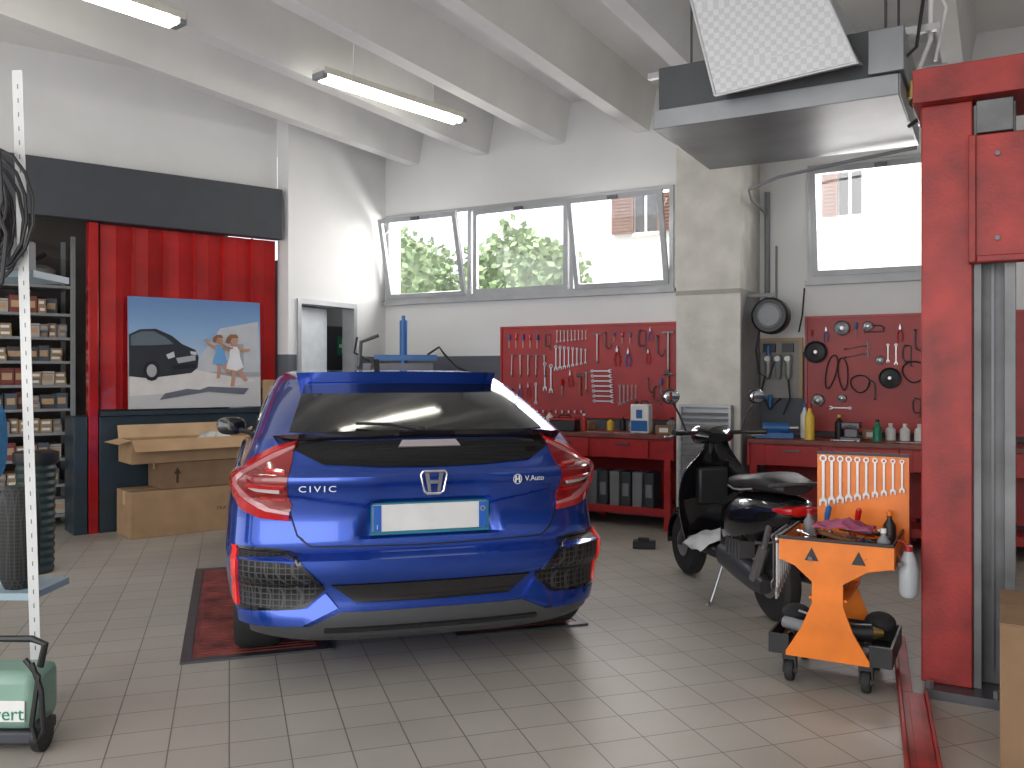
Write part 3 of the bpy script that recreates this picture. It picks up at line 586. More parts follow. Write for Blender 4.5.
# ---------------------------------------------------------------- heater unit with duct
hu=thing('air_heater_unit','suspended sheet metal air handling unit with insulated duct','air handler',(0,0,0))
x0,x1,y0,y1=-1.95,-.5,5.36,6.62
SHM=mat('sheet_metal',(.28,.295,.31),.38,.6,var=.2,scale=2); DSH=mat('dark_sheet_metal',(.07,.075,.08),.5,.3)
MB(SHM).box((x0,y0,3.0),(x1,y1,3.02)).box((x0,y0-.01,3.0),(x1,y0,3.12)).box((x0-.01,y0,3.0),(x0,y1,3.12)).box((x1,y0,3.0),(x1+.01,y1,3.12)).done('drip_tray',hu,bev=.003)
MB(DSH).box((x0+.02,y0+.02,3.021),(x1-.02,y1-.02,3.40)).done('casing',hu,bev=.005)
MB(SHM).box((-.66,y0-.03,3.13),(x1+.03,y1,3.38)).done('access_panel',hu,bev=.005)
QU=patmat('quilted_foil',(.62,.63,.65),(.52,.53,.55),30,.5,.15,'checker',.5)
dv=[(-1.50,5.18,3.10),(-.70,5.18,3.16),(-1.50,6.3,3.45),(-.70,6.3,3.45),(-1.76,5.08,4.24),(-1.12,5.08,4.24),(-1.76,6.2,4.24),(-1.12,6.2,4.24)]
MB(QU).hexa(dv).done('duct',hu)
SEAMT=mat('foil_seam_tape',(.55,.56,.58),.4,.3)
MB(SEAMT).tube([(-1.50,5.18,3.10),(-1.76,5.08,4.24)],.009).tube([(-.70,5.18,3.16),(-1.12,5.08,4.24)],.009).tube([(-1.50,5.18,3.10),(-.70,5.18,3.16)],.009).tube([(-.70,5.18,3.16),(-.70,6.3,3.45)],.009).done('duct_edge_trim',hu)
for hx in (x0+.15,x1-.1):
    for hy in (y0+.3,y1-.2): MB(DSTEEL).cyl((hx,hy,3.40),(hx,hy,CZ-.002),.008).done('hanger_rod',hu)
for hy in (y0+.2,y1-.3): MB(ALU).box((x0-.12,hy,3.405),(x1+.2,hy+.04,3.445)).done('support_rail',hu)
MB(WHP).tube([(x1+.02,5.6,3.9),(x1+.15,5.65,3.8),(x1+.14,5.7,3.4),(x1+.06,5.72,3.2)],.015).done('flexible_pipe',hu)
MB(WHP).tube([(x1+.06,5.75,4.2),(x1+.10,5.75,3.9),(x1+.22,5.78,3.6),(x1+.16,5.8,3.3)],.010).done('flexible_pipe',hu)
MB(BLK).tube([(x1-.1,5.5,4.2),(x1+.05,5.5,3.9),(x1+.12,5.5,3.6),(x1+.08,5.5,3.3),(x1+.02,5.5,3.25)],.010).done('cable',hu)
MB(BLK).tube([(x1+.02,5.9,3.3),(x1+.12,5.9,3.1),(x1+.08,5.9,3.0),(x1,6.0,2.98)],.014).done('cable',hu)
MB(GREY).tube([(x1,6.55,2.97),(-.9,6.66,2.96),(-1.5,6.9,2.95),(-1.80,7.2,2.94),(-1.88,7.6,2.93),(-1.88,8.1,2.9)],.013).done('gas_pipe',hu)
MB(BRASS).cyl((x1+.03,5.75,3.08),(x1+.03,5.75,3.18),.03).ball((x1+.05,5.75,3.05),.03).done('valve',hu)
# ceiling lamps
TUBE=mat('lamp_tube',(1,.95,.82),.4,emit=14)
def lamp(a,b_):
    a=V(a);b_=V(b_); d=b_-a; L=d.length; o=thing('fluorescent_lamp','long fluorescent ceiling lamp, lit, with clear cover','ceiling lamp',a,math.atan2(d.y,d.x))
    MB(mat('lamp_housing',(.62,.60,.54),.5)).box((0,-.07,.03),(L,.07,.065)).box((0,-.078,.012),(L,-.07,.065)).box((0,.07,.012),(L,.078,.065)).done('housing',o,bev=.004)
    for y_ in (-.04,.04): MB(TUBE).cyl((.05,y_,.0),(L-.05,y_,.0),.028).done('lamp_tube',o)
    for x_ in (-.01,L-.04): MB(GREY).box((x_,-.07,-.02),(x_+.05,.07,.03)).done('end_cap',o,bev=.006)
    for x_ in (.35,L-.35): MB(CEIL).cyl((x_,0,.065),(x_,0,CZ-a.z-.004),.005,n=8).done('suspension_rod',o)
lamp((-4.63,5.17,3.74),(-4.33,6.75,3.74)); lamp((-5.02,2.40,3.74),(-4.75,3.96,3.74))
# ---------------------------------------------------------------- workbenches
def bench(x0,x1,lab,drw,legs):
    o=thing('workbench',lab,'workbench',(0,0,0)); yf=7.52; yb=W-.02
    MB(WOOD).box((x0,yf,.825),(x1,yb,.865)).done('worktop',o,bev=.004)
    MB(RED).box((x0,yf,.64),(x0+.02,yb,.824)).box((x1-.02,yf,.64),(x1,yb,.824)).box((x0+.02,yf+.03,.64),(x1-.02,yf+.05,.824)).done('apron',o)
    for a,b_ in drw:
        d=MB(RED).box((a,yf,.645),(b_,yf+.028,.815)).done('drawer',o,bev=.004)
        MB(DSTEEL).box(((a+b_)/2-.07,-.02+yf,.765),((a+b_)/2+.07,yf-.001,.78)).done('handle',d)
    for lx in legs:
        MB(RED).box((lx-.03,yf+.005,0),(lx+.03,yf+.06,.64)).box((lx-.03,yb-.08,0),(lx+.03,yb-.02,.64)).box((lx-.02,yf+.06,.1),(lx+.02,yb-.08,.15)).done('leg',o)
    MB(RED).box((x0+.03,yf+.07,.15),(x1-.03,yb-.1,.17)).box((x0+.03,yf+.06,.12),(x1-.03,yf+.07,.19)).done('lower_shelf',o)
    MB(RED).box((x0+.03,yb-.09,.2),(x1-.03,yb-.085,.63)).done('back_sheet',o)
bench(-4.65,-2.56,'red steel workbench with drawers against the window wall',[(-4.5,-4.0),(-3.9,-3.4),(-3.3,-2.8)],[-4.6,-3.5,-2.62])
bench(-1.9,.9,'long red steel workbench with drawers beside the pillar',[(-1.75,-1.3),(-1.2,-.7),(-.6,-.1)],[-1.85,-.65,.85])
def board(x0,x1,z0,z1,lab):
    o=thing('tool_board',lab,'tool board',(0,0,0)); m_=MB(REDB).box((x0,W-.035,z0),(x1,W-.012,z1)); m_.done('panel',o)
    MB(RED).box((x0-.02,W-.05,z1),(x1+.02,W-.012,z1+.02)).box((x0-.02,W-.05,z0-.02),(x1+.02,W-.012,z0)).box((x0-.02,W-.05,z0),(x0,W-.012,z1)).box((x1,W-.05,z0),(x1+.02,W-.012,z1)).done('edge_frame',o)
board(-4.70,-2.60,.99,1.91,'red tool board hung with wrenches and pliers'); board(-1.52,.6,.93,1.92,'red tool board hung with pulleys and clamps')
BY=W-.046
def ringpoly(mb,cx,cz,ro,ri,m=None,n=12,y0=-.004,y1=.004):
    vs=[]
    for y in (y0,y1):
        for r_ in (ro,ri):
            for i in range(n): vs.append(V((cx+r_*math.cos(i*2*math.pi/n),y,cz+r_*math.sin(i*2*math.pi/n))))
    fs=[]
    for i in range(n):
        j=(i+1)%n; fs+=[(i,j,n+j,n+i),(2*n+j,2*n+i,3*n+i,3*n+j),(i,2*n+i,2*n+j,j),(n+j,3*n+j,3*n+i,n+i)]
    mb.add(vs,fs,m)
def t_wrench(L=.2,mm=STEEL):
    m_=MB(mm); ringpoly(m_,0,0,.016,.009); m_.prism([(-.006,-.014),(.006,-.014),(.0055,-L+.02),(-.0055,-L+.02)],-.003,.003)
    m_.prism([(-.006,-L+.022),(.006,-L+.022),(.018,-L+.008),(.016,-L-.018),(.008,-L-.014),(.008,-L),(0,-L+.006),(-.008,-L),(-.008,-L-.014),(-.016,-L-.018),(-.018,-L+.008)],-.004,.004); return m_.mesh('wrench')
def t_driver(mm):
    m_=MB(mm).lathe([(.008,0),(.015,-.01),(.016,-.05),(.012,-.08),(.009,-.09)],(0,0,0),(0,0,1),10); m_.cyl((0,0,-.09),(0,0,-.2),.004,m=STEEL,n=8); return m_.mesh('screwdriver')
def t_plier(mm):
    m_=MB(STEEL); m_.prism([(-.012,0),(0,.045),(.012,0),(.008,-.02),(-.008,-.02)],-.005,.005); m_.cyl((0,-.007,-.008),(0,.007,-.008),.008)
    for s_ in (-1,1): m_.tube([(0,0,-.01),(s_*.022,0,-.05),(s_*.026,0,-.09),(s_*.018,0,-.15)],.0065,6,mm)
    return m_.mesh('pliers')
def t_hammer():
    m_=MB(WDK).cyl((0,0,0),(0,0,-.27),.012,.015,n=10); m_.cyl((-.05,0,.005),(.03,0,.005),.018,n=12,m=DSTEEL); m_.prism([(.03,-.012),(.03,.022),(.075,.002),(.075,-.004)],-.014,.014,m=DSTEEL); return m_.mesh('hammer')
def t_bar(L=.3):
    m_=MB(STEEL).cyl((0,0,0),(0,0,-L),.008,n=8); m_.box((-.05,-.006,-.01),(.05,.006,.005),DSTEEL); m_.cyl((0,0,-L),(0,0,-L-.03),.012,n=8,m=DSTEEL); return m_.mesh('bar')
def t_hook(): 
    m_=MB(DSTEEL).tube([(0,0,0),(0,0,-.12),(.01,0,-.16),(.04,0,-.18),(.065,0,-.15),(.06,0,-.12)],.007); m_.ball((0,0,0),.012,8); return m_.mesh('hook')
def t_clamp():
    m_=MB(DSTEEL).tube([(.05,0,-.01),(0,0,0),(-.02,0,-.04),(-.02,0,-.12),(0,0,-.16),(.05,0,-.15)],.008,6); m_.cyl((.05,0,-.02),(.05,0,-.2),.005,n=8); m_.cyl((.03,0,-.2),(.07,0,-.2),.004,n=6); return m_.mesh('clamp')
def t_pulley(r,mm=BLK):
    m_=MB(mm).lathe([(r*.25,-.02),(r*.3,-.03),(r*.8,-.02),(r,-.03),(r,-.02),(r*.88,-.005),(r,.005),(r,.009),(r*.3,.009)],(0,0,0),(0,1,0),28); m_.cyl((0,-.035,0),(0,.0,0),r*.15,m=STEEL); return m_.mesh('pulley')
def t_belt(a,b_):
    m_=MB(RUB); m_.tube([(a*math.cos(t*.2618)*(1+.2*math.sin(t*.2618)),0,b_*math.sin(t*.2618)) for t in range(25)],.007,6); return m_.mesh('belt')
def t_socket():
    m_=MB(STEEL).lathe([(.016,-.02),(.016,.012),(.012,.02),(.008,.02)],(0,0,0),(0,0,1),12); return m_.mesh('socket')
MD={'wrench':t_wrench(),'dwrench':t_wrench(.2,TOOLM),'driver_r':t_driver(REDG),'driver_b':t_driver(BLUE),'plier':t_plier(RED),'plier_b':t_plier(BLUE),'hammer':t_hammer(),'bar':t_bar(),'hook':t_hook(),'clamp':t_clamp(),'p1':t_pulley(.085),'p2':t_pulley(.06,STEEL),'belt':t_belt(.05,.18),'belt2':t_belt(.09,.09),'socket':t_socket()}
INF={'wrench':('wrench','chrome combination wrench','wrench'),'dwrench':('wrench','dull steel combination wrench','wrench'),'driver_r':('screwdriver','red handled screwdriver','screwdriver'),'driver_b':('screwdriver','blue handled screwdriver','screwdriver'),'plier':('pliers','pliers with red grips','pliers'),'plier_b':('pliers','pliers with blue grips','pliers'),'hammer':('hammer','hammer with wooden handle','hammer'),'bar':('extension_bar','steel t-handle socket bar','socket bar'),'hook':('puller_hook','dark steel puller hook','hook'),'clamp':('screw_clamp','dark steel screw clamp','clamp'),'p1':('pulley','black round pulley wheel','pulley'),'p2':('pulley','small steel pulley wheel','pulley'),'belt':('drive_belt','long black rubber drive belt','belt'),'belt2':('drive_belt','round black rubber drive belt','belt'),'socket':('socket','small steel wrench socket','socket')}
THK=('hammer','bar','plier','plier_b','driver_r','driver_b','hook','clamp','belt','belt2','socket')
def tool(k,u,v,sc_=1,a=0,grp='tools on the red tool board'):
    p=onY(u,v,BY-(.010 if k in THK else 0)); nm,lb,ct_=INF[k]; o=bpy.data.objects.new(nm,MD[k]); COL.objects.link(o); o.location=p; o.scale=(sc_,)*3; o.rotation_euler=(0,rad(a),0)
    o['label']=lb+' hanging on the red board'; o['category']=ct_; o['group']=grp
for i in range(8): tool('wrench',556+i*4.2,347+i*.4,1.15-.07*i,grp='graded wrenches on the red tool board')
for i in range(9): tool('wrench',557+i*3.6,331,.55-.02*i,grp='small wrenches on the red tool board')
for i in range(5): tool('driver_r' if i%2 else 'driver_b',509+i*7,334,.75)
for i in range(5): tool('bar',512+i*8,355,.7,random.uniform(-4,4))
for i in range(7): tool('wrench',592+i*.4,371+i*5,1.0,-90,grp='stacked wrenches on the red tool board')
for i in range(12): tool('socket',512+i*6.3,411.5,.8,grp='row of sockets on the red tool board')
for i in range(5): tool('dwrench',620+i*4,386,.9-.08*i,grp='dull wrenches on the red tool board')
for u,v,k,s_,a in ((597,334,'bar',.9,0),(605,333,'hook',.9,0),(617,350,'plier',1.1,0),(628,352,'plier_b',1.0,0),(640,330,'clamp',1.0,0),(648,352,'plier',.8,0),(657,336,'hook',1.1,0),(668,332,'bar',1.2,0),(668,374,'hammer',.85,0),(545,364,'wrench',1.3,0),(551,366,'wrench',1.3,0),(536,384,'wrench',1.0,0),(528,386,'plier',.8,0),(520,387,'plier_b',.8,0),(512,388,'driver_b',.7,0),(655,386,'clamp',.9,0),(570,374,'plier',.9,0),(580,376,'hammer',.75,0),(562,378,'driver_r',.9,0),(546,334,'clamp',.8,0),(630,332,'driver_b',.6,0),(622,332,'driver_r',.6,0),(614,332,'driver_b',.5,0),(648,378,'hook',.8,0),(661,378,'driver_b',.8,0),(586,372,'bar',.6,0),(650,330,'plier_b',.7,0)): tool(k,u,v,s_,a)
for u,v,k,s_,a in ((816,352,'p1',1.15,0),(842,328,'p2',1.1,0),(890,378,'p1',1.05,0),(868,326,'p2',.7,0),(884,327,'clamp',.8,90),(831,372,'belt',.85,12),(843,374,'belt',.8,-4),(860,384,'belt2',.85,0),(914,372,'belt2',1.0,0),(818,400,'p2',.9,0),(905,345,'clamp',.9,0),(915,330,'hook',1,0),(868,345,'bar',.6,80),(868,353,'bar',.6,80),(875,399,'hook',.9,180),(850,408,'wrench',.8,90),(915,398,'clamp',.8,0),(900,328,'plier',.8,0),(856,322,'driver_b',.7,0),(812,330,'driver_r',.6,0),(826,330,'plier_b',.7,0),(880,360,'p2',.6,0),(842,398,'p2',.6,0),(896,345,'wrench',.8,0),(888,345,'wrench',.7,0)): tool(k,u,v,s_,a,'parts on the pulley board')
# bench goods
def put(x,y): return V((x,y,.867))
can=thing('oil_canister','white and blue oil canister standing on the workbench','canister',put(-2.93,7.70))
MB(WHP).box((-.09,-.06,0),(.09,.06,.27)).done('body',can,bev=.012); MB(BLUE).box((-.08,-.062,.02),(.08,-.0605,.12)).box((-.03,-.062,.14),(.03,-.0605,.22)).done('label_print',can); MB(BLK).cyl((-.05,0,.27),(-.05,0,.30),.02).tube([(0,0,.27),(.0,0,.30),(.06,0,.30),(.07,0,.27)],.008).done('cap_and_handle',can)
def bottle(x,y,lab,mm,cm,hh=.22,r=.035,z=.867):
    o=thing('bottle',lab,'bottle',V((x,y,z))); MB(mm).lathe([(r,0),(r,hh*.65),(r*.4,hh*.8),(r*.4,hh*.88)],(0,0,0),(0,0,1),16).done('body',o); MB(cm).lathe([(r*.45,hh*.88),(r*.45,hh)],(0,0,0),(0,0,1),12).done('cap',o)
bottle(-1.40,7.62,'yellow spray bottle with red cap on the workbench',YEL,RED,.3,.04); bottle(-1.48,7.82,'white spray bottle on the workbench',WHP,BLUE,.30)
for x in (-.80,-.69,-.58): bottle(x,7.9,'small white bottle on the workbench',WHP,WHP,.14,.04)
bottle(-3.2,7.9,'small dark bottle on the workbench',BLK,RED,.15,.03); bottle(-3.35,7.95,'small yellow tin on the workbench',YEL,BLK,.12,.035)
bottle(-2.72,7.95,'grease tin on the workbench',GREY,BLK,.14,.05); bottle(-1.22,7.98,'dark bottle on the workbench',BLK,YEL,.2,.035)
bottle(-3.52,7.70,'red lubricant can on the workbench',RED,WHP,.17,.03); bottle(-4.02,7.95,'white solvent bottle on the workbench',WHP,RED,.18,.035); bottle(-.88,7.70,'green fluid bottle on the workbench',GREEN,BLK,.18,.035); bottle(-.47,7.95,'blue fluid bottle on the workbench',BLUE,WHP,.2,.04)
tb=thing('toolbox','black carrying toolbox on the workbench','toolbox',put(-3.72,7.68)); MB(BLK).box((-.14,-.07,0),(.14,.07,.10)).done('body',tb,bev=.008); MB(RED).box((-.14,-.07,.101),(.14,.07,.12)).done('lid',tb,bev=.006); MB(BLK).tube([(-.06,0,.12),(-.06,0,.15),(.06,0,.15),(.06,0,.12)],.008).done('handle',tb)
for j,(x,y,mm) in enumerate(((-.95,7.95,CARD),(-.25,7.66,GREY),(-2.70,7.65,CARDD),(-4.4,7.7,CARD))):
    b_=thing('parts_box','small closed parts box on the workbench','box',put(x,y),.2*j); MB(mm).box((-.07,-.05,0),(.07,.05,.08)).done('body',b_,bev=.003); MB(WHP).box((-.04,-.0515,.02),(.04,-.0505,.06)).done('label_print',b_)
ib=MB(BLUE).box((-.16,-.05,0),(.16,.07,.05)).cyl((-.1,-.0,.09),(.12,0,.09),.045,n=16).cyl((.12,0,.09),(.2,0,.09),.02,m=STEEL).box((-.05,-.03,.05),(.05,.03,.09)); ib.done('bench_grinder',loc=put(-1.70,7.66),rz=.2,label='blue bench power tool on the worktop',cat='power tool',bev=.004)
vs_=MB(DSTEEL).box((-.08,-.1,0),(.08,.1,.03)).box((-.05,-.06,.03),(.05,.06,.1)).box((-.07,-.09,.1),(.07,-.02,.15)).box((-.07,.0,.1),(.07,.06,.15)).cyl((0,-.18,.12),(0,-.09,.12),.012).cyl((-.06,-.18,.12),(.06,-.18,.12),.006); vs_.done('bench_vise',loc=put(-1.08,7.72),label='dark steel bench vise on the worktop',cat='vise',bev=.004)
for x,y,mm,w_,hh,lb in ((-3.02,7.98,GREY,.12,.09,'grey parts bin on the workbench'),(-3.65,7.95,CARD,.1,.08,'small open carton on the workbench'),(-4.25,7.92,BLUE,.12,.1,'blue parts bin on the workbench'),(-.20,7.9,RED,.15,.1,'red parts bin on the workbench')):
    t=.008; MB(mm).box((-w_,-.08,0),(w_,.08,t)).box((-w_,-.08,t),(w_,-.08+t,hh)).box((-w_,.08-t,t),(w_,.08,hh)).box((-w_,-.08+t,t),(-w_+t,.08-t,hh)).box((w_-t,-.08+t,t),(w_,.08-t,hh)).done('parts_bin',loc=put(x,y),label=lb,cat='bin')
for i in range(6):
    x=-3.42+i*.115; o=thing('canister','dark canister standing on the lower bench shelf','canister',(x,7.66,.171),group='dark canisters under the workbench')
    MB(DGREY if i%2 else GREY).box((-.048,0,0),(.048,.2,.33)).done('body',o,bev=.008); MB(GREY).box((-.03,-.002,.1),(.03,-.0005,.22)).done('label_print',o)
for i in range(7):
    tool_o=bpy.data.objects.new('wrench',MD['wrench']); COL.objects.link(tool_o); tool_o.location=([-4.15,-3.42,-3.15,-1.22,-.72,-.5,.3][i],7.56+.01*i,.873); tool_o.rotation_euler=(rad(-90),0,random.uniform(1.3,1.8)); tool_o['label']='chrome wrench lying on the workbench'; tool_o['category']='wrench'; tool_o['group']='loose wrenches on the workbench'
# louvred radiator on pillar
gr=thing('louvred_heater','white louvred metal heater in front of the pillar','heater',(-2.47,7.40,0))
g=MB(ALU).box((0,0,.45),(.02,.09,1.13)).box((.44,0,.45),(.46,.09,1.13)).box((0,.07,.45),(.46,.09,1.13)).box((0,0,1.13),(.46,.09,1.15)); g.done('cabinet',gr)
g=MB(ALU)
for i in range(13): g.box((.02,0,.47+i*.05),(.44,.03,.475+i*.05),rot=Matrix.Rotation(rad(35),3,'X'))
g.done('louvres',gr)
for a in (.02,.41): MB(DSTEEL).box((a,.0,0),(a+.03,.09,.449)).done('leg',gr)
# air station between pillar and board
a0=onY(783,365,W)
st=thing('air_regulator_station','compressed air filter station with gauges on a backing board','air regulator',(a0.x,W-.002,1.5))
MB(mat('pale_board',(.26,.26,.245),.6)).box((-.2,-.015,-.3),(.18,0,.25)).done('backing_board',st)
g=MB(mat('pine_edge',(.4,.28,.15),.6)).box((-.2,-.03,.22),(.18,-.0155,.25)).box((.15,-.03,-.3),(.18,-.0155,.22)); g.done('wooden_edge',st)
for i,x in enumerate((-.12,-.03,.06)):
    MB(ALU if i!=1 else GREY).lathe([(.02,.1),(.035,.08),(.035,.02),(.028,.0),(.028,-.1),(.015,-.13)],(x,-.06,0),(0,0,1),14).done('filter_bowl',st)
    MB(WHP).cyl((x,-.1,.06),(x,-.115,.06),.025).done('gauge',st)
for a,b_ in ((-.17,-.06),(.0,.1)): MB(BLK).box((a,-.05,.12),(b_,-.016,.20)).done('switch_box',st)
for pts in ([(-.15,-.06,-.1),(-.18,-.08,-.25),(-.1,-.1,-.4),(.0,-.08,-.3)],[(.06,-.06,-.13),(.08,-.08,-.3),(.02,-.08,-.45)]): MB(BLK).tube(pts,.008).done('air_hose',st)
MB(BLUE).cyl((-.12,-.06,.1),(-.12,-.06,.18),.02).done('coupling',st)
MB(BLUE).cyl((-.10,-.07,-.40),(-.10,-.07,-.27),.02).box((-.16,-.082,-.31),(-.08,-.058,-.28)).done('air_gun',st)
MB(GREY).cyl((-1.88,W-.025,1.9),(-1.88,W-.025,3.1),.025).done('wall_pipe',label='grey vertical service pipe beside the pillar',cat='pipe')
MB(GREY).cyl((-1.80,W-.012,1.8),(-1.80,W-.012,2.6),.01).done('wall_pipe',label='thin grey conduit beside the service pipe',cat='pipe')
p=onY(771,316,7.75)
hr=thing('hose_reel','grey wall-mounted retractable hose reel with black rim','hose reel',p)
MB(BLK).lathe([(.05,-.07),(.14,-.07),(.16,-.05),(.16,.05),(.14,.07),(.05,.07)],(0,0,0),(0,1,0),28).done('drum',hr); MB(GREY).lathe([(.02,-.1),(.09,-.09),(.11,-.072)],(0,0,0),(0,1,0),24).done('hub_cover',hr)
MB(GREY).box((-.26,-.02,.17),(.04,.02,.2)).box((-.26,-.02,-.05),(-.2,.02,.2)).box((-.02,-.02,.0),(.02,.02,.17)).done('bracket',hr)
MB(BLK).tube([(-.1,0,-.12),(-.13,.0,-.3),(-.1,0,-.5),(-.02,0,-.55),(.03,0,-.4)],.008).done('hose',hr)
MB(RUB).tube([(-1.55,W-.012,2.2),(-1.57,W-.012,1.95),(-1.59,W-.012,1.85),(-1.60,W-.012,1.8)],.007).done('cable',label='black cable hanging on the wall',cat='cable')
# ---------------------------------------------------------------- tyre machine by the corner
tcw=V(((P(398,374,8.9)).x,(P(398,374,8.9)).y,0))
tm=thing('tyre_changer','blue tyre changing machine with tall arm by the corner','tyre changer',tcw,rad(35))
MB(BLUE).box((-.3,-.3,0),(.3,.3,.8)).box((-.30,.1,.8),(.30,.35,1.40)).done('cabinet',tm,bev=.02)
MB(DSTEEL).box((-.36,.05,1.40),(.36,.38,1.53)).tube([(-.4,.1,1.5),(-.38,.1,1.75),(-.2,.1,1.82)],.02).done('top_frame',tm)
MB(BLUE).cyl((.05,.2,1.53),(.05,.2,1.98),.04).cyl((.05,.2,1.98),(.05,.2,2.03),.02).box((-.25,.15,1.56),(.4,.25,1.62)).done('arm_column',tm)
MB(STEEL).lathe([(.22,0),(.24,.03),(.1,.05)],(0,-.05,.8),(0,0,1),24).done('turntable',tm)
for pts in ([(.3,.1,1.62),(.42,.1,1.70),(.48,.1,1.62),(.6,.1,1.5),(.7,.1,1.45)],[(-.3,.2,1.56),(-.45,.1,1.64),(-.42,.1,1.8)]): MB(BLK).tube(pts,.012).done('air_hose',tm)
# ---------------------------------------------------------------- scooter
so=G(776,620)
sw=thing('scooter','black motor scooter on its stand beside the workbench','scooter',V((so.x,so.y,0)),rad(42))
def swheel(y,nm='wheel'):
    w=thing(nm,None,None,(0,y,.22)); w.parent=sw
    m_=MB(RUB); m_.lathe([(.15,-.045),(.19,-.05),(.215,-.03),(.22,0),(.215,.03),(.19,.05),(.15,.045)],(0,0,0),(1,0,0),36); m_.done('tire',w)
    r_=MB(DSTEEL).lathe([(.15,-.04),(.14,0),(.15,.04)],(0,0,0),(1,0,0),24,cap=False).cyl((-.05,0,0),(.05,0,0),.04)
    for k in range(5): r_.box((-.015,-.018,.02),(.015,.018,.15),rot=Matrix.Rotation(k*2*math.pi/5,3,'X'),c=(0,0,0))
    r_.done('rim',w); MB(STEEL).cyl((-.052,0,0),(-.05,0,0),.09,n=24).done('brake_disc',w)
swheel(0); swheel(1.2)
MB(BLKG).loft([(-.29,.665,.05,.03),(-.24,.655,.12,.07),(-.12,.63,.17,.11),(0,.60,.19,.14),(.18,.56,.20,.16),(.34,.53,.18,.18),(.42,.50,.13,.16)],28).done('rear_bodywork',sw)
MB(mat('seat_vinyl',(.02,.02,.022),.5,bump=.15)).loft([(-.22,.78,.08,.03),(-.16,.795,.14,.045),(-.03,.80,.165,.06),(.10,.785,.17,.055),(.22,.77,.15,.05),(.38,.76,.11,.04),(.46,.75,.06,.03)],24).done('seat',sw)
MB(mat('seat_piping',(.25,.25,.26),.4)).tube([(-.17,-.03,.765),(-.175,.1,.745),(-.155,.22,.735),(-.11,.38,.735)],.005).done('seat_piping',sw)
MB(BLK).box((-.17,.40,.27),(.17,.92,.33)).box((-.12,.38,.33),(.12,.48,.5)).done('footboard',sw,bev=.02)
ls=MB(BLKG); vs=[];n1=12;n2=14
for lay in (0,.018):
    for j in range(n2+1):
        t=j/n2; z=.30+.68*t; hw_=.17+.07*math.sin(math.pi*min(1,t*1.1))-.10*max(0,t-.7)/.3
        for i in range(n1+1):
            x=-1+2*i/n1; vs.append(V((x*hw_,.96-.12*t-.09*x*x+lay,z)))
NN_=(n1+1)*(n2+1); gg=lambda l_,i,j:l_*NN_+j*(n1+1)+i
fs=[(gg(0,i,j),gg(0,i+1,j),gg(0,i+1,j+1),gg(0,i,j+1)) for i in range(n1) for j in range(n2)]+[(gg(1,i,j+1),gg(1,i+1,j+1),gg(1,i+1,j),gg(1,i,j)) for i in range(n1) for j in range(n2)]
for i in range(n1): fs+=[(gg(0,i+1,0),gg(0,i,0),gg(1,i,0),gg(1,i+1,0)),(gg(0,i,n2),gg(0,i+1,n2),gg(1,i+1,n2),gg(1,i,n2))]
for j in range(n2): fs+=[(gg(0,0,j),gg(0,0,j+1),gg(1,0,j+1),gg(1,0,j)),(gg(0,n1,j+1),gg(0,n1,j),gg(1,n1,j),gg(1,n1,j+1))]
ls.add(vs,fs); ls.done('leg_shield',sw)
MB(BLK).box((-.11,.80,.55),(.11,.865,.80)).done('glove_box',sw,bev=.02)
MB(BLKG).loft([(.90,.72,.10,.20),(1.0,.70,.09,.16),(1.06,.66,.05,.10)],20).done('front_cowl',sw)
MB(DSTEEL).cyl((-.07,1.2,.22),(-.05,1.0,.62),.02).cyl((.07,1.2,.22),(.05,1.0,.62),.02).cyl((0,.98,.62),(0,.84,1.0),.025).done('fork',sw)
fd=MB(BLKG); vs=[]
for k in range(15):
    a=rad(-10+k*13)
    for x,rr in ((-.07,.225),(-.05,.25),(0,.26),(.05,.25),(.07,.225)): vs.append(V((x,1.2+rr*math.cos(a),.23+rr*math.sin(a))))
fd.add(vs,[(k*5+i,k*5+i+1,(k+1)*5+i+1,(k+1)*5+i) for k in range(14) for i in range(4)]); fo=fd.done('front_fender',sw); s_=fo.modifiers.new('s','SOLIDIFY'); s_.thickness=.006
MB(BLKG).loft([(.74,1.0,.07,.03),(.80,1.01,.14,.055),(.88,1.01,.13,.07),(.95,1.0,.08,.05)],20).done('handlebar_cover',sw)
MB(BLK).tube([(-.33,.70,1.04),(-.2,.80,1.03),(.2,.80,1.03),(.33,.70,1.04)],.014).cyl((-.33,.70,1.04),(-.24,.77,1.035),.02).cyl((.33,.70,1.04),(.24,.77,1.035),.02).done('handlebar',sw)
for sg in (-1,1):
    MB(STEEL).tube([(sg*.22,.83,1.03),(sg*.30,.86,1.0),(sg*.36,.78,1.01)],.006).done('brake_lever',sw)
    mi_=MB(BLK).tube([(sg*.2,.80,1.04),(sg*.24,.82,1.15),(sg*.30,.80,1.24)],.007).ball((sg*.31,.80,1.27),(.065,.022,.05)).done('mirror',sw)
    MB(mat('mirror_glass',(.6,.65,.7),.04,1)).ball((sg*.31,.785,1.27),(.055,.012,.042)).done('mirror_glass',mi_)
MB(REDG).loft([(-.315,.67,.04,.02),(-.30,.67,.08,.03),(-.24,.67,.125,.032),(-.20,.67,.14,.02)],18).done('tail_light',sw)
MB(DSTEEL).loft([(-.10,.22,.04,.04),(.0,.24,.05,.07),(.2,.28,.06,.08),(.4,.31,.06,.07)],18,m=DSTEEL).done('engine_case',sw).location=(-.12,0,0)
g=MB(STEEL)
for k in range(5): g.box((-.18,.10+k*.04,.34),(-.08,.115+k*.04,.44))
g.done('cooling_fins',sw)
MB(BLK).tube([(-.14,.15,.44),(-.16,.3,.46),(-.10,.42,.42)],.012).done('cable_loop',sw)
